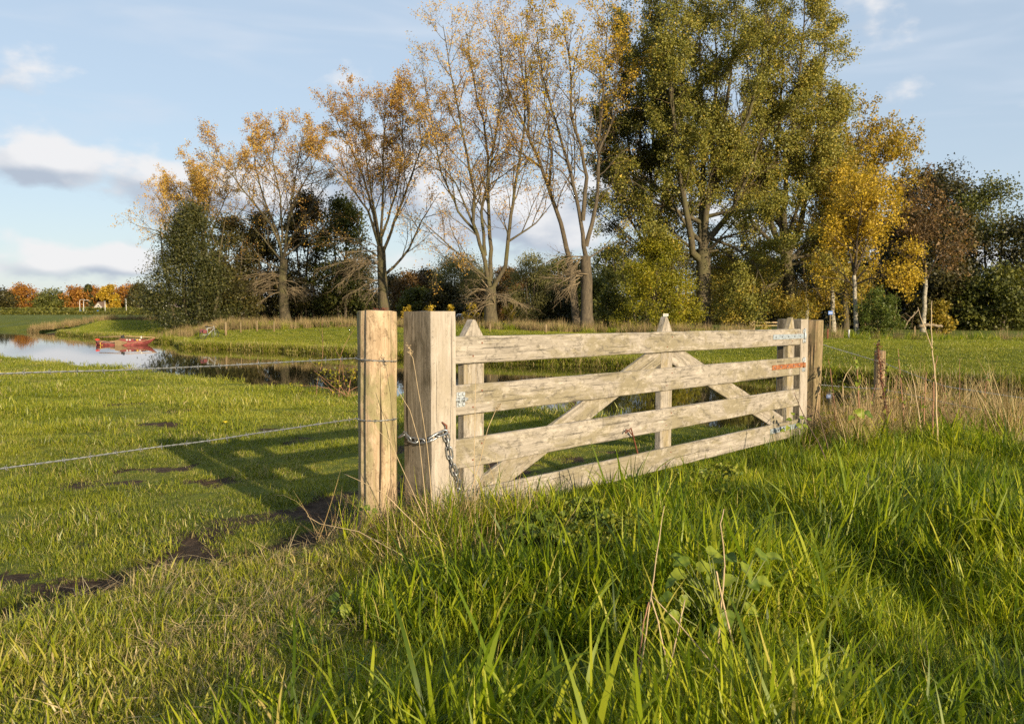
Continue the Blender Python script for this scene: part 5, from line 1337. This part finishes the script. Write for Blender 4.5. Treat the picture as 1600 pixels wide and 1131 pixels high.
# ------------------------------------------------------------------ small things across the water
def stake(px, ytop, Y, label, r=.05, mat=M_oldpost, group='stakes of the old fence across the canal', name='fence_stake', lean=0.0):
    b = at(px, 500, Y); g = hz(b.x, Y); zt = at(px, ytop, Y).z
    o = MB().tube([(0, 0, -.2), (lean*.5, 0, (zt-g)*.5), (lean, 0, zt-g)], [r, r*1.02, r*.92], 9).build(name, mat, None, loc=(b.x, Y, g))
    return tag(o, label, 'stake', group)
for a_ in [(352.5, 503, 62, 'thickest pale stake in the reeds right of the bicycle', .08, M_oldpost), (376, 503, 63, 'stub stake second right of the bicycle', .05, M_oldpost), (401.5, 501.5, 63, 'slim stake in the reeds left of the second poplar trunk', .045, M_oldpost), (428, 502, 62, 'short stake at the left foot of the second poplar', .05, M_oldpost),
           (765.5, 506, 52, 'pale stake right before the forked poplar trunk', .045, M_oldpost), (853, 507, 51, 'dark stake left of the dark stemmed poplar', .07, M_oldpost), (1028, 510, 52, 'pale stake under the yellow green bush', .05, M_oldpost), (1142, 511.5, 58, 'pale stake right of the huge poplar trunk', .05, M_oldpost), (1154, 509, 60, 'slim stake left of the far wooden gate', .05, M_oldpost), (1163, 508.5, 61, 'dark stake next to the far wooden gate', .06, M_oldpost),
           (1327, 515, 46, 'white marker stake left of the golden birch stem', .05, M_whitep), (1293.5, 514, 45, 'rusty stake below the blue sign', .05, M_rustdark), (1429.5, 510, 52, 'pale stake near the fallen branch', .05, M_oldpost)]:
    px, yt, Y, lb, r_, mt = a_; stake(px, yt, Y, lb, r_, mt)
# far wooden gate
fgY = 68.0; fb = at(1177, 515, fgY); fb.z = hz(fb.x, fgY)
fg = empty('wooden_fence', fb, 'low far wooden rail fence with two posts right of the huge poplar', 'fence')
sx = fgY/F
for px, yt in ((1172.5, 502), (1177.5, 501), (1195.5, 503.5), (1216, 503)):
    z1 = at(px, yt, fgY).z-fb.z; MB().box((px-1177)*sx-.09, (px-1177)*sx+.09, -.08, .08, -.2, z1).build('post', M_split, fg, .01)
for yy in (503.8, 508.6):
    zc = at(1177, yy, fgY).z-fb.z; MB().box(-.25, 2.1, -.14, -.085, zc-.06, zc+.06).build('rail', M_split, fg, .008)
# blue sign and small white sign
b = at(1297, 500, 49); g = hz(b.x, 49); r = empty('information_sign', (b.x, 49, g), 'small blue sign on a thin brown pole before the birches', 'sign')
zc = at(1297, 488.8, 49).z-g
MB().tube([(0, 0, -.2), (0, 0, zc)], .03, 8).build('pole', M_oldpost, r)
pl = MB().box(-.125, .125, -.05, -.032, zc-.10, zc+.10).build('sign_plate', M_blue, r, .006)
MB().box(-.10, .10, -.054, -.051, zc-.01, zc+.015).build('white_line', M_whitep, pl)
b = at(1040, 500, 53); g = hz(b.x, 53); r = empty('sign_post', (b.x, 53, g), 'tiny white sign on a wire thin pole before the yellow green bush', 'sign')
zc = at(1040, 492.3, 53).z-g
MB().tube([(0, 0, -.2), (.01, 0, zc)], .014, 6).build('pole', M_pole, r)
pl = MB().box(-.16, .16, -.04, -.02, zc-.08, zc+.08).build('sign_plate', M_whitep, r, .004); MB().box(-.12, .12, -.045, -.041, zc-.02, zc+.012).build('dark_line', M_glassd, pl)
# bicycle
b = at(326, 512, 61); bg_ = hz(b.x, 61)
M_bag = mat_flat('faded_red_bag', (.17, .05, .05), .7, 0, .2, 6.0)
bike = empty('bicycle', (b.x, 61, bg_), 'parked bicycle with red pannier under the evergreen', 'bicycle'); bike.rotation_euler = (R(8), 0, R(62))
M_tyre = mat_flat('tyre_rubber', (.03, .03, .03), .8, 0, .1, 5)
def ring(cx_, r_, t_, nseg=22): return MB().tube([(cx_+math.cos(w)*r_, 0, .34+math.sin(w)*r_) for w in np.linspace(0, 2*math.pi, nseg)], t_, 6)
for cx_ in (-.52, .54):
    w_ = ring(cx_, .33, .022).build('wheel', M_tyre, bike)
    sp = MB()
    for a_ in np.linspace(0, math.pi, 6, endpoint=False): sp.tube([(cx_-math.cos(a_)*.32, 0, .34-math.sin(a_)*.32), (cx_+math.cos(a_)*.32, 0, .34+math.sin(a_)*.32)], .003, 4)
    so = sp.build('spokes', M_zinc, w_); so['kind'] = 'stuff'
fr = MB()
for p, q in (((-.52, 0, .34), (-.12, 0, .32)), ((-.12, 0, .32), (-.25, 0, .82)), ((-.52, 0, .34), (-.25, 0, .80)), ((-.12, 0, .32), (.36, 0, .74)), ((-.24, 0, .78), (.34, 0, .86)), ((.34, 0, .95), (.54, 0, .34))): fr.tube([p, q], .018, 6)
fr.build('frame', M_zinc, bike)
MB().prism([(-.40, .86), (-.10, .88), (-.12, .93), (-.40, .95)], -.08, .08).build('saddle', M_black, bike, .01)
MB().tube([(.22, -.30, 1.04), (.33, -.12, 1.06), (.34, 0, 1.04), (.33, .12, 1.06), (.22, .30, 1.04)], .015, 6).build('handlebar', M_black, bike)
for sg in (-1, 1): MB().box(-.70, -.42, sg*.15-.06, sg*.15+.06, .46, .70).build('pannier', M_bag, bike, .03)
# cow lying far off, seen between post and forked poplar
M_cow, t, b_ = mat_new('black_and_white_hide')
L(t, ramp(t, noise_t(t, tex_coord(t), 1.5, 2), [(.50, (.012, .011, .010)), (.53, (.65, .60, .54))]), b_.inputs['Base Color'])
cY = 84.0; b = at(724, 504, cY); cg = hz(b.x, cY)
skel = [((-.75, 0, .62), .36), ((-.25, 0, .66), .42), ((.35, 0, .66), .40), ((.75, 0, .80), .26), ((1.0, -.05, .98), .17), ((1.2, -.15, .92), .15), ((1.36, -.25, .80), .09)]
vs = [p for p, r_ in skel]; es = [(i, i+1) for i in range(len(skel)-1)]; rad = [r_ for p, r_ in skel]
for i0, lx, ly in ((0, -.7, -.22), (0, -.7, .22), (2, .45, -.2), (2, .45, .2)):
    k = len(vs); vs += [(lx, ly, .38), (lx+.04, ly*1.1, .02)]; rad += [.12, .07]; es += [(i0, k), (k, k+1)]
for sg in (-1, 1):
    k = len(vs); vs.append((1.02, sg*.26-.05, 1.06)); rad.append(.05); es.append((4, k))
me = bpy.data.meshes.new('cow'); me.from_pydata(vs, es, []); me.materials.append(M_cow)
cow = link('cow', me); cow.location = (b.x, cY, cg-.1); cow.rotation_euler = (0, 0, R(-60))
sk = cow.modifiers.new('skin', 'SKIN'); sk.use_smooth_shade = True
if not me.skin_vertices: bpy.context.view_layer.objects.active = cow; bpy.ops.mesh.customdata_skin_add()
for i, r_ in enumerate(rad): me.skin_vertices[0].data[i].radius = (r_, r_)
me.skin_vertices[0].data[1].use_root = True
cow.modifiers.new('subdivision', 'SUBSURF').levels = 1; cow.modifiers['subdivision'].render_levels = 1
tag(cow, 'distant black and white cow right of the square oak post', 'cow')
# fallen branch and log at the right edge
def polyline(pts, Y, r0, r1, sides=7, seed=0):
    rr = random.Random(seed); o = []
    w = [at(px, py, Y+dy) for px, py, dy in pts]
    out_ = []
    for a, b in zip(w[:-1], w[1:]):
        for k in range(4): out_.append(a.lerp(b, k/4)+Vector((rr.gauss(0, 1), rr.gauss(0, 1), rr.gauss(0, 1)))*r0*.25)
    out_.append(w[-1]); n = len(out_)
    return out_, [r0+(r1-r0)*i/(n-1) for i in range(n)]
M_dead = mat_bark('dead_pale_wood', (.09, .07, .045), (.20, .155, .10), (.30, .24, .16))
fbr = empty('fallen_branch', at(1414, 512, 53), 'pale dead branch reaching up at the edge of the wood', 'branch')
o = MB(); p_, r_ = polyline([(1413, 513, 0), (1418, 502, 0), (1428, 492, 0), (1434.5, 484, 0)], 53, .055, .03, 7, 3); o.tube([q-fbr.location for q in p_], r_, 7); o.build('limb', M_dead, fbr)
for k, pts in enumerate([[(1418, 502, 0), (1410, 494, -.3), (1404, 497, -.4)], [(1424, 496, 0), (1414, 490, .3), (1408, 493, .4)], [(1428, 492, 0), (1425, 503, .3), (1426, 512, .4)]]):
    p_, r_ = polyline(pts, 53, .022, .010, 5, 5+k); MB().tube([q-fbr.location for q in p_], r_, 5).build('side_branch', M_twig, fbr)
o = MB(); p_, r_ = polyline([(1436, 510, 0), (1448, 507.5, 0), (1460, 508, 0), (1472, 511, 0)], 55, .11, .08, 10, 9); o.tube(p_, r_, 10)
tag(o.build('fallen_log', M_dead), 'fallen log lying beside the white birch trunk', 'log')

# ------------------------------------------------------------------ weeds and stalks close by
M_stalk = mat_flat('dry_pale_stalk', (.38, .285, .16), .7, 0, .3, 12)
M_stalkr = mat_flat('reddish_stalk', (.26, .13, .07), .7, 0, .3, 12)
M_stalkd = mat_flat('dark_bramble_stem', (.085, .05, .03), .7, 0, .3, 12)
M_bleaf = mat_leaf('broad_weed_leaf', [(0, (.045, .08, .012)), (.5, (.10, .155, .016)), (1, (.22, .26, .025))], .35, .5, .3)
def leaf_shape(seed, ln=1.0, wd=.85, tint=.5):
    """heart shaped leaf, folded along its rib, tip along +x"""
    rr = random.Random(seed); prof = [(-.10, .22), (0, .36), (.08, .40), (.15, .50), (.22, .47), (.30, .52), (.38, .44), (.46, .46), (.54, .36), (.62, .36), (.70, .26), (.78, .25), (.86, .14), (.93, .10), (1.0, 0.0)]
    V = []; Q = []
    for i, (f, w) in enumerate(prof):
        w *= wd*(1+rr.uniform(-.07, .07)); z = -.26*f*f+.05*math.sin(f*9+seed)
        V += [(f*ln, -w*ln, z+.16*w+rr.uniform(-.015, .015)), (f*ln, -w*ln*.5, z+.05*w), (f*ln, 0, z-.02), (f*ln, w*ln*.5, z+.05*w), (f*ln, w*ln, z+.16*w+rr.uniform(-.015, .015))]
        if i:
            b = 5*(i-1); Q += [(b+k, b+5+k, b+6+k, b+1+k) for k in range(4)]
    return mesh_np('leaf', np.array(V), np.array(Q), M_bleaf, True, {'tint': np.array([min(1, max(0, tint+(.28 if k % 5 == 2 else 0)+rr.uniform(-.10, .10))) for k in range(len(V))])})
LEAVES = [leaf_shape(k, 1.0, .85, .25+.14*k) for k in range(6)]
def weed(px, py, Y, leaves, label, seed):
    rr = random.Random(seed); b = at(px, py, Y); g = hz(b.x, Y)
    r = empty('leafy_weed', (b.x, Y, g), label, 'weed')
    for (lx, ly, size, yaw, pitch) in leaves:
        p = at(lx, ly, Y+rr.uniform(-.12, .12))-Vector((b.x, Y, g)); p.z = max(p.z, .05)
        MB().tube([(rr.uniform(-.02, .02), rr.uniform(-.02, .02), -.02), (p.x*.6, p.y*.6, p.z*.7), tuple(p)], [.0035, .003, .002], 5).build('stem', M_bleaf_stem, r)
        lf = link('leaf', LEAVES[rr.randrange(6)], None, r, p); lf.scale = (size*.82,)*3
        nv = Vector((rr.gauss(0, .32), -.62+rr.gauss(0, .2), .72)).normalized()          # blades turn to the light behind the camera
        tip = Vector((math.cos(R(yaw)), -.25, math.sin(R(yaw))*.5-.18*(pitch/40))); tip = (tip-nv*tip.dot(nv)).normalized()
        lf.rotation_euler = Matrix((tip, nv.cross(tip), nv)).transposed().to_euler()
    return r
M_bleaf_stem = mat_flat('green_weed_stem', (.12, .14, .03), .6, 0, .2, 10)
weed(1130, 930, 3.34, [(1182, 862, .085, 10, 10), (1160, 880, .10, -70, 45), (1200, 868, .075, 40, 15), (1150, 872, .07, 150, 5), (1118, 892, .09, -110, 25), (1075, 876, .075, 170, 10), (1105, 860, .06, 60, 20), (1112, 866, .055, -20, 30), (1068, 895, .085, -160, 20), (1085, 905, .07, -90, 40), (1052, 905, .06, -130, 50), (1150, 935, .08, -100, 55), (1170, 905, .07, -60, 50), (1095, 945, .06, -70, 30), (1128, 875, .06, 100, 5), (1062, 870, .05, 120, 0), (1100, 925, .085, -60, 40), (1075, 935, .08, -140, 40), (1135, 955, .085, -90, 45), (1165, 945, .08, -40, 40), (1060, 960, .08, 200, 30), (1115, 975, .08, -80, 40), (1185, 905, .075, 0, 20), (1145, 900, .08, -120, 30), (1050, 930, .07, 170, 20), (1090, 885, .08, 30, 20)], 'broad leaved weed with heart shaped leaves among the long grass', 1)
weed(540, 965, 3.75, [(528, 932, .07, 140, 10), (550, 936, .075, 30, 10), (540, 945, .075, -90, 45), (530, 948, .05, -140, 40), (556, 948, .05, -30, 40), (542, 930, .05, 80, 0)], 'small bright leaved weed in the short grass left of centre', 2)
weed(474, 1020, 3.45, [(466, 1012, .06, 160, 20), (480, 1008, .06, 30, 20), (474, 1018, .065, -80, 40), (484, 1020, .05, -30, 40)], 'yellow green weed at the bottom edge left of centre', 3)
weed(574, 800, 5.02, [(572, 790, .05, -60, 30), (566, 795, .045, -140, 30), (582, 796, .045, -20, 30)], 'small round leaved weed at the foot of the fat split post', 4)
weed(1345, 665, 8.9, [(1340, 640, .14, -70, 60), (1352, 644, .12, -40, 60), (1333, 650, .10, -120, 50)], 'pale dock leaves below the short old post', 5)
weed(1243, 672, 8.9, [(1236, 655, .07, 160, 20), (1250, 652, .07, 20, 20), (1246, 662, .08, -70, 40), (1232, 666, .07, -120, 40), (1256, 664, .07, -20, 40), (1262, 655, .06, 60, 10), (1225, 672, .07, 200, 20), (1240, 648, .06, 90, 0)], 'nettle like weed growing over the bottom strap hinge', 6)
# ferny cow parsley before the gate
M_fern = mat_leaf('ferny_leaves', [(0, (.06, .10, .015)), (.5, (.14, .18, .02)), (1, (.28, .27, .03))], .35)
def fern_plant(px, py, Y, nfr, label, seed, size=.26):
    nr = np.random.default_rng(seed); b = at(px, py, Y); g = hz(b.x, Y)
    r = empty('cow_parsley', (b.x, Y, g), label, 'weed', 'ferny weeds before the gate')
    for k in range(nfr):
        a_ = nr.uniform(0, 2*math.pi); ln = size*nr.uniform(.7, 1.2); V = []; Tn = []
        for i in range(9):
            f = (i+2)/11; c = np.array([math.cos(a_)*f*ln, math.sin(a_)*f*ln, math.sin(f*2.0)*ln*.55+.04]); wd = (1-f)*ln*.55+.015
            for sg in (-1, 1):
                for j in range(5):
                    g_ = (j+1)/5; V.append(c+np.array([-math.sin(a_), math.cos(a_), 0])*sg*wd*g_+np.array([math.cos(a_), math.sin(a_), 0])*g_*.03+nr.normal(0, .006, 3))
        V = np.array(V)
        fr_ = link('frond', leaf_mesh('frond', V, .030, M_fern, nr, 1.5, np.clip(nr.normal(.5+.2*nr.normal(), .2, len(V)), 0, 1), None, False), None, r); fr_['kind'] = 'stuff'
        MB().tube([(0, 0, 0), (math.cos(a_)*ln*.5, math.sin(a_)*ln*.5, math.sin(1.0)*ln*.55+.035), (math.cos(a_)*ln, math.sin(a_)*ln, math.sin(2.0)*ln*.55+.04)], [.003, .0025, .001], 4).build('stem', M_bleaf_stem, fr_)
for k, (px, py, Y) in enumerate([(905, 820, 4.75), (860, 825, 4.7), (945, 815, 4.95), (885, 800, 5.0), (1130, 770, 6.0), (1105, 745, 6.4), (925, 845, 4.5)]):
    fern_plant(px, py, Y, 12, ['ferny weed in the middle of the patch before the gate', 'ferny weed at the left of the patch before the gate', 'ferny weed at the right of the patch before the gate', 'ferny weed closest to the bottom rail', 'ferny weed below the middle of the bottom rail, right', 'ferny weed touching the bottom rail right of centre', 'ferny weed nearest the camera in the patch'][k], 600+k, .27)
# dry stalks
def stalk(pts, r0, r1, mat, label, dy=None, name='dry_stalk', group='dry stalks', foot=True):
    w = [at(px, py, Y) for px, py, Y in pts]
    if foot:
        d_ = (w[0]-w[1]); d_.z = min(d_.z, -.35*math.hypot(d_.x, d_.y)-.001); d_.normalize()
        k_ = (w[0].z-hz(w[0].x, w[0].y)+.02)/max(.2, -d_.z)
        if k_ > .01: w = [w[0]+d_*k_]+w
    out_ = []
    for a, b in zip(w[:-1], w[1:]):
        for k in range(3): out_.append(a.lerp(b, k/3)+Vector((math.sin(k*2.1+a.x*30), 0, 0))*r0*.35)
    out_.append(w[-1]); n = len(out_)
    o = MB().tube([q-w[0] for q in out_], [r0+(r1-r0)*i/(n-1) for i in range(n)], 6).build(name, mat, None, loc=w[0])
    return tag(o, label, 'stalk', group)
stalk([(1006, 1012, 2.62), (1017, 932, 2.64), (1030, 840, 2.68), (1038, 790, 2.7)], .0028, .0010, M_stalk, 'long pale dry stalk leaning at lower right of centre')
stalk([(1038, 1018, 2.6), (1028, 970, 2.62), (1017, 932, 2.63)], .0026, .002, M_stalk, 'short dry stalk meeting the long leaning one', foot=True)
stalk([(1098, 1018, 2.55), (1055, 968, 2.6), (1019, 931, 2.63)], .0021, .0016, M_stalk, 'thin dry stalk slanting from the long leaning one to the right')
stalk([(1052, 1018, 2.6), (1062, 975, 2.62), (1070, 937, 2.65)], .0024, .002, M_stalk, 'stubby dry stalk right of the long leaning one')
stalk([(1000, 1016, 2.6), (1006, 970, 2.61), (1014, 940, 2.63)], .0024, .0018, M_stalkr, 'brown stalk at the foot of the long leaning one')
stalk([(1128, 935, 3.2), (1132, 890, 3.2), (1132, 872, 3.2), (1126, 818, 3.2), (1131, 795, 3.22)], .0038, .0018, M_stalk, 'kinked pale stalk rising from the broad leaved weed')
stalk([(1122, 905, 3.18), (1119, 892, 3.18)], .004, .003, M_stalk, 'broken stub beside the kinked pale stalk')
stalk([(1300, 740, 7.6), (1278, 690, 7.8), (1262, 662, 7.95), (1250, 635, 8.0), (1242, 617, 8.05)], .007, .003, M_stalkd, 'dark bramble stem arching up before the hinge post')
stalk([(1295, 705, 8.4), (1285, 668, 8.5), (1278, 640, 8.6), (1262, 650, 8.55), (1252, 657, 8.5)], .006, .003, M_stalkd, 'dark bent bramble stem before the brown round post')
rr = random.Random(77)
MLEAF = leaf_shape(99, 1.0, .6, .9)
def leafy_stalk(pts, r0, mat, label, nleaf, ls):
    o = stalk(pts, r0, r0*.35, mat, label, group='stalks by the wire at the right', name='tall_stalk')
    w = [at(px, py, Y) for px, py, Y in pts]
    for k in range(nleaf):
        f = rr.uniform(.15, .98)*(len(w)-1); i = min(int(f), len(w)-2); p = w[i].lerp(w[i+1], f-i)
        lf = link('leaf', LEAVES[rr.randrange(3, 6)] if rr.random() < .6 else MLEAF, None, o, p-o.location); lf.scale = (ls*rr.uniform(.6, 1.3),)*3
        lf.rotation_euler = (rr.uniform(-.6, .6), rr.uniform(-.5, .9), rr.uniform(0, 6.28))
leafy_stalk([(1305, 655, 9.6), (1301, 610, 9.6), (1298, 580, 9.6), (1294, 560, 9.6)], .008, M_stalkr, 'reddish stalk right of the brown round post', 7, .05)
leafy_stalk([(1318, 660, 9.5), (1318, 625, 9.5), (1316, 600, 9.5), (1322, 585, 9.5), (1331, 572, 9.5)], .009, M_stalk, 'forked pale stalk over the water at the right', 9, .05)
leafy_stalk([(1342, 672, 9.4), (1342, 640, 9.4), (1341, 600, 9.45), (1339, 575, 9.5), (1335, 558, 9.5)], .009, M_stalkr, 'tall reddish stalk left of the short old post', 12, .055)
leafy_stalk([(1412, 650, 9.6), (1408, 600, 9.6), (1405, 570, 9.6), (1403, 545, 9.6)], .008, M_stalkr, 'reddish stalk right of the short old post', 9, .05)
leafy_stalk([(1436, 650, 9.3), (1430, 610, 9.4), (1424, 580, 9.4), (1418, 570, 9.4)], .007, M_stalk, 'bent pale stalk in the dry grass at the right', 7, .05)
leafy_stalk([(1444, 650, 9.4), (1446, 600, 9.4), (1448, 582, 9.4)], .008, M_stalkr, 'short orange stalk at the right edge', 4, .05)
leafy_stalk([(1464, 668, 8.6), (1462, 600, 8.6), (1460, 580, 8.6), (1456, 540, 8.65), (1455, 500, 8.7), (1456, 470, 8.7)], .010, M_stalk, 'tallest pale forked stalk at the right edge', 5, .045)
stalk([(1457, 548, 8.64), (1448, 520, 8.6), (1440, 500, 8.6), (1434, 480, 8.6)], .005, .002, M_stalk, 'side branch of the tallest pale stalk pointing left', foot=False, group='stalks by the wire at the right')
leafy_stalk([(1458, 640, 8.9), (1459, 590, 8.9), (1462, 568, 8.9), (1465, 556, 8.9)], .009, M_stalkr, 'orange brown stalk beside the tallest pale stalk', 3, .05)
leafy_stalk([(1382, 650, 9.8), (1384, 610, 9.8), (1384, 585, 9.8), (1386, 570, 9.8)], .006, M_stalkd, 'leafy dark bramble shoot right at the short old post', 16, .05)
for k, (px, y0, y1) in enumerate([(1288, 650, 575), (1330, 665, 620), (1352, 655, 590), (1395, 650, 585), (1422, 640, 590), (1440, 640, 600), (1472, 650, 590), (1365, 660, 600), (1310, 665, 610), (1500, 650, 560), (1540, 650, 580)]):
    leafy_stalk([(px, y0, 9.7), (px+rr.uniform(-6, 6), (y0+y1)/2, 9.7), (px+rr.uniform(-10, 10), y1, 9.75)], .006, rr.choice([M_stalk, M_stalkr]), ['thin upright stalk nearest the brown round post', 'thin low stalk under the wire left of the short old post', 'thin stalk just left of the short old post', 'thin stalk just right of the short old post', 'thin stalk midway between short old post and right edge', 'thin stalk left of the tallest pale stalk', 'thin stalk right of the tallest pale stalk', 'thin low stalk at the foot of the short old post', 'thin low stalk by the forked pale stalk', 'thin stalk past the right edge of the photo', 'rightmost thin stalk along the wire'][k], 4, .045)
# dark dead dock stalk before the short old post
o = MB(); p_, r_ = polyline([(1386, 664, 0), (1384, 640, .1), (1378, 600, .4), (1375, 570, .5), (1371, 538, .5)], 9.8, .014, .006, 6, 4); o.tube(p_, r_, 6)
so = o.build('dead_dock', M_rustdark); tag(so, 'dark brown dead dock stalk with seed clusters before the short old post', 'stalk')
nr = np.random.default_rng(5); C = []
for q in p_[2:]:
    for k in range(26): C.append(np.array(tuple(q))+nr.normal(0, 1, 3)*np.array([.022, .022, .02]))
for q0 in (Vector((.06, 0, .10)), Vector((-.05, 0, .02))):
    for q in p_[6:13]:
        for k in range(5): C.append(np.array(tuple(q+q0*.5))+nr.normal(0, .014, 3))
DOCK = mat_leaf('dock_seeds', [(0, (.04, .018, .010)), (.6, (.10, .045, .022)), (1, (.18, .085, .04))], .1)
o = link('seed_cluster', leaf_mesh('seed_cluster', np.array(C), .022, DOCK, nr, 1.2), None, so); o['kind'] = 'stuff'
# seed stalks of dead grass before the square post
for k, (pts, lb) in enumerate([([(674, 772, 4.9), (668, 700, 4.88), (657, 630, 4.86), (645, 560, 4.85), (637, 538, 4.85)], 'tall straw stalk with seed head before the dark face of the square post'),
                               ([(666, 790, 4.8), (655, 690, 4.85), (640, 640, 4.85), (617, 602, 4.9)], 'straw stalk arching left between the two big posts'),
                               ([(735, 770, 5.0), (750, 720, 5.0), (762, 670, 5.0), (775, 640, 5.02), (782, 632, 5.02)], 'straw stalk rising before the gate latch end'),
                               ([(655, 790, 4.7), (632, 740, 4.7), (610, 690, 4.72), (570, 655, 4.75)], 'straw stalk crossing the split post'),
                               ([(640, 810, 4.5), (600, 770, 4.5), (560, 750, 4.55), (538, 740, 4.6)], 'straw stalk leaning left at the foot of the split post'),
                               ([(742, 775, 4.95), (741, 700, 4.95), (743, 600, 4.97), (744, 575, 4.97)], 'thin upright straw before the latch end of the gate'),
                               ([(560, 830, 4.4), (500, 818, 4.5), (480, 806, 4.5)], 'low bent straw left of the split post')]):
    o = stalk(pts, .0026, .0012, M_stalk, lb, name='straw_stalk', group='straw stalks round the posts')
    if k in (0, 2):
        nr = np.random.default_rng(k+3); tip = at(*pts[-1]); t2 = at(*pts[-2]); C = np.array([tuple(tip.lerp(t2, f)-o.location) for f in nr.uniform(0, .8, 26)])+nr.normal(0, .006, (26, 3))
        s_ = link('seed_head', leaf_mesh('seed_head', C, .016, M_hayleaf if False else DOCK, nr, 3.0), None, o); s_['kind'] = 'stuff'
        s_.data.materials.clear(); s_.data.materials.append(M_stalk)
# dandelion in the pasture
b = at(351, 667, 11.8); g = hz(b.x, 11.8); d = empty('dandelion', (b.x, 11.8, g), 'single yellow dandelion flower in the pasture', 'flower')
MB().tube([(0, 0, 0), (.01, 0, .09)], .004, 5).build('stem', M_bleaf_stem, d)
p = MB()
for k in range(18):
    a_ = 2*math.pi*k/18; p.add([(.01, 0, .09), (.01+math.cos(a_-.15)*.03, math.sin(a_-.15)*.03, .105), (.01+math.cos(a_)*.036, math.sin(a_)*.036, .102), (.01+math.cos(a_+.15)*.03, math.sin(a_+.15)*.03, .105)], [(0, 1, 2, 3)])
p.ball((.01, 0, .098), .018, 8, 5, (1, 1, .6)); p.build('flower_head', mat_flat('dandelion_yellow', (.75, .55, .02), .6, 0, .1, 30), d)
# bramble and sapling at the near shore, left of the split post
def shore_bush(name, label, px0, Y, n, wpx, ztop, mat, seed, dens=5, thick=.007):
    tr = Tree(seed); rr_ = tr.rr; b = at(px0, 600, Y); base = Vector((b.x, Y, hz(b.x, Y)))
    for k in range(n):
        d_ = Vector((rr_.uniform(-1, 1)*wpx, rr_.uniform(-.5, .5), rr_.uniform(.4, 1.0)))
        c = tr.curve(base+Vector((rr_.gauss(0, .15), rr_.gauss(0, .15), 0)), d_, ztop*rr_.uniform(.5, 1.05), 8, .12, -.035)
        tr.tube('trunk', c, [thick*(1-.8*j/8) for j in range(9)], 5)
        tr.children(c, [thick]*9, 1, dict(FAN, len=[0, .42, .2], dens=[0, 5, 6], r=[0, .005, .003]))
    C = leaves_on(tr, dens*4, .03, lambda p: 1.0)
    return finish_tree(name, tr, base, label, 'shrub', None, M_stalkr, M_twigdark, mat, C, .055, 1.4)
shore_bush('bramble', 'tangled bramble on the near water edge left of the split post', 540, 17.6, 13, 1.0, 1.1, BUSH, 701)
shore_bush('sapling', 'thin sparse sapling rising over the water left of the split post', 514, 17.7, 3, .22, 1.9, MIDG, 702, 3)
shore_bush('bramble', 'low bramble on the bank under the right end of the wire', 1430, 10.4, 9, .8, .75, BUSH, 703)
shore_bush('bramble', 'low bramble at the foot of the hinge post', 1290, 9.5, 8, .7, .55, BUSH, 704)
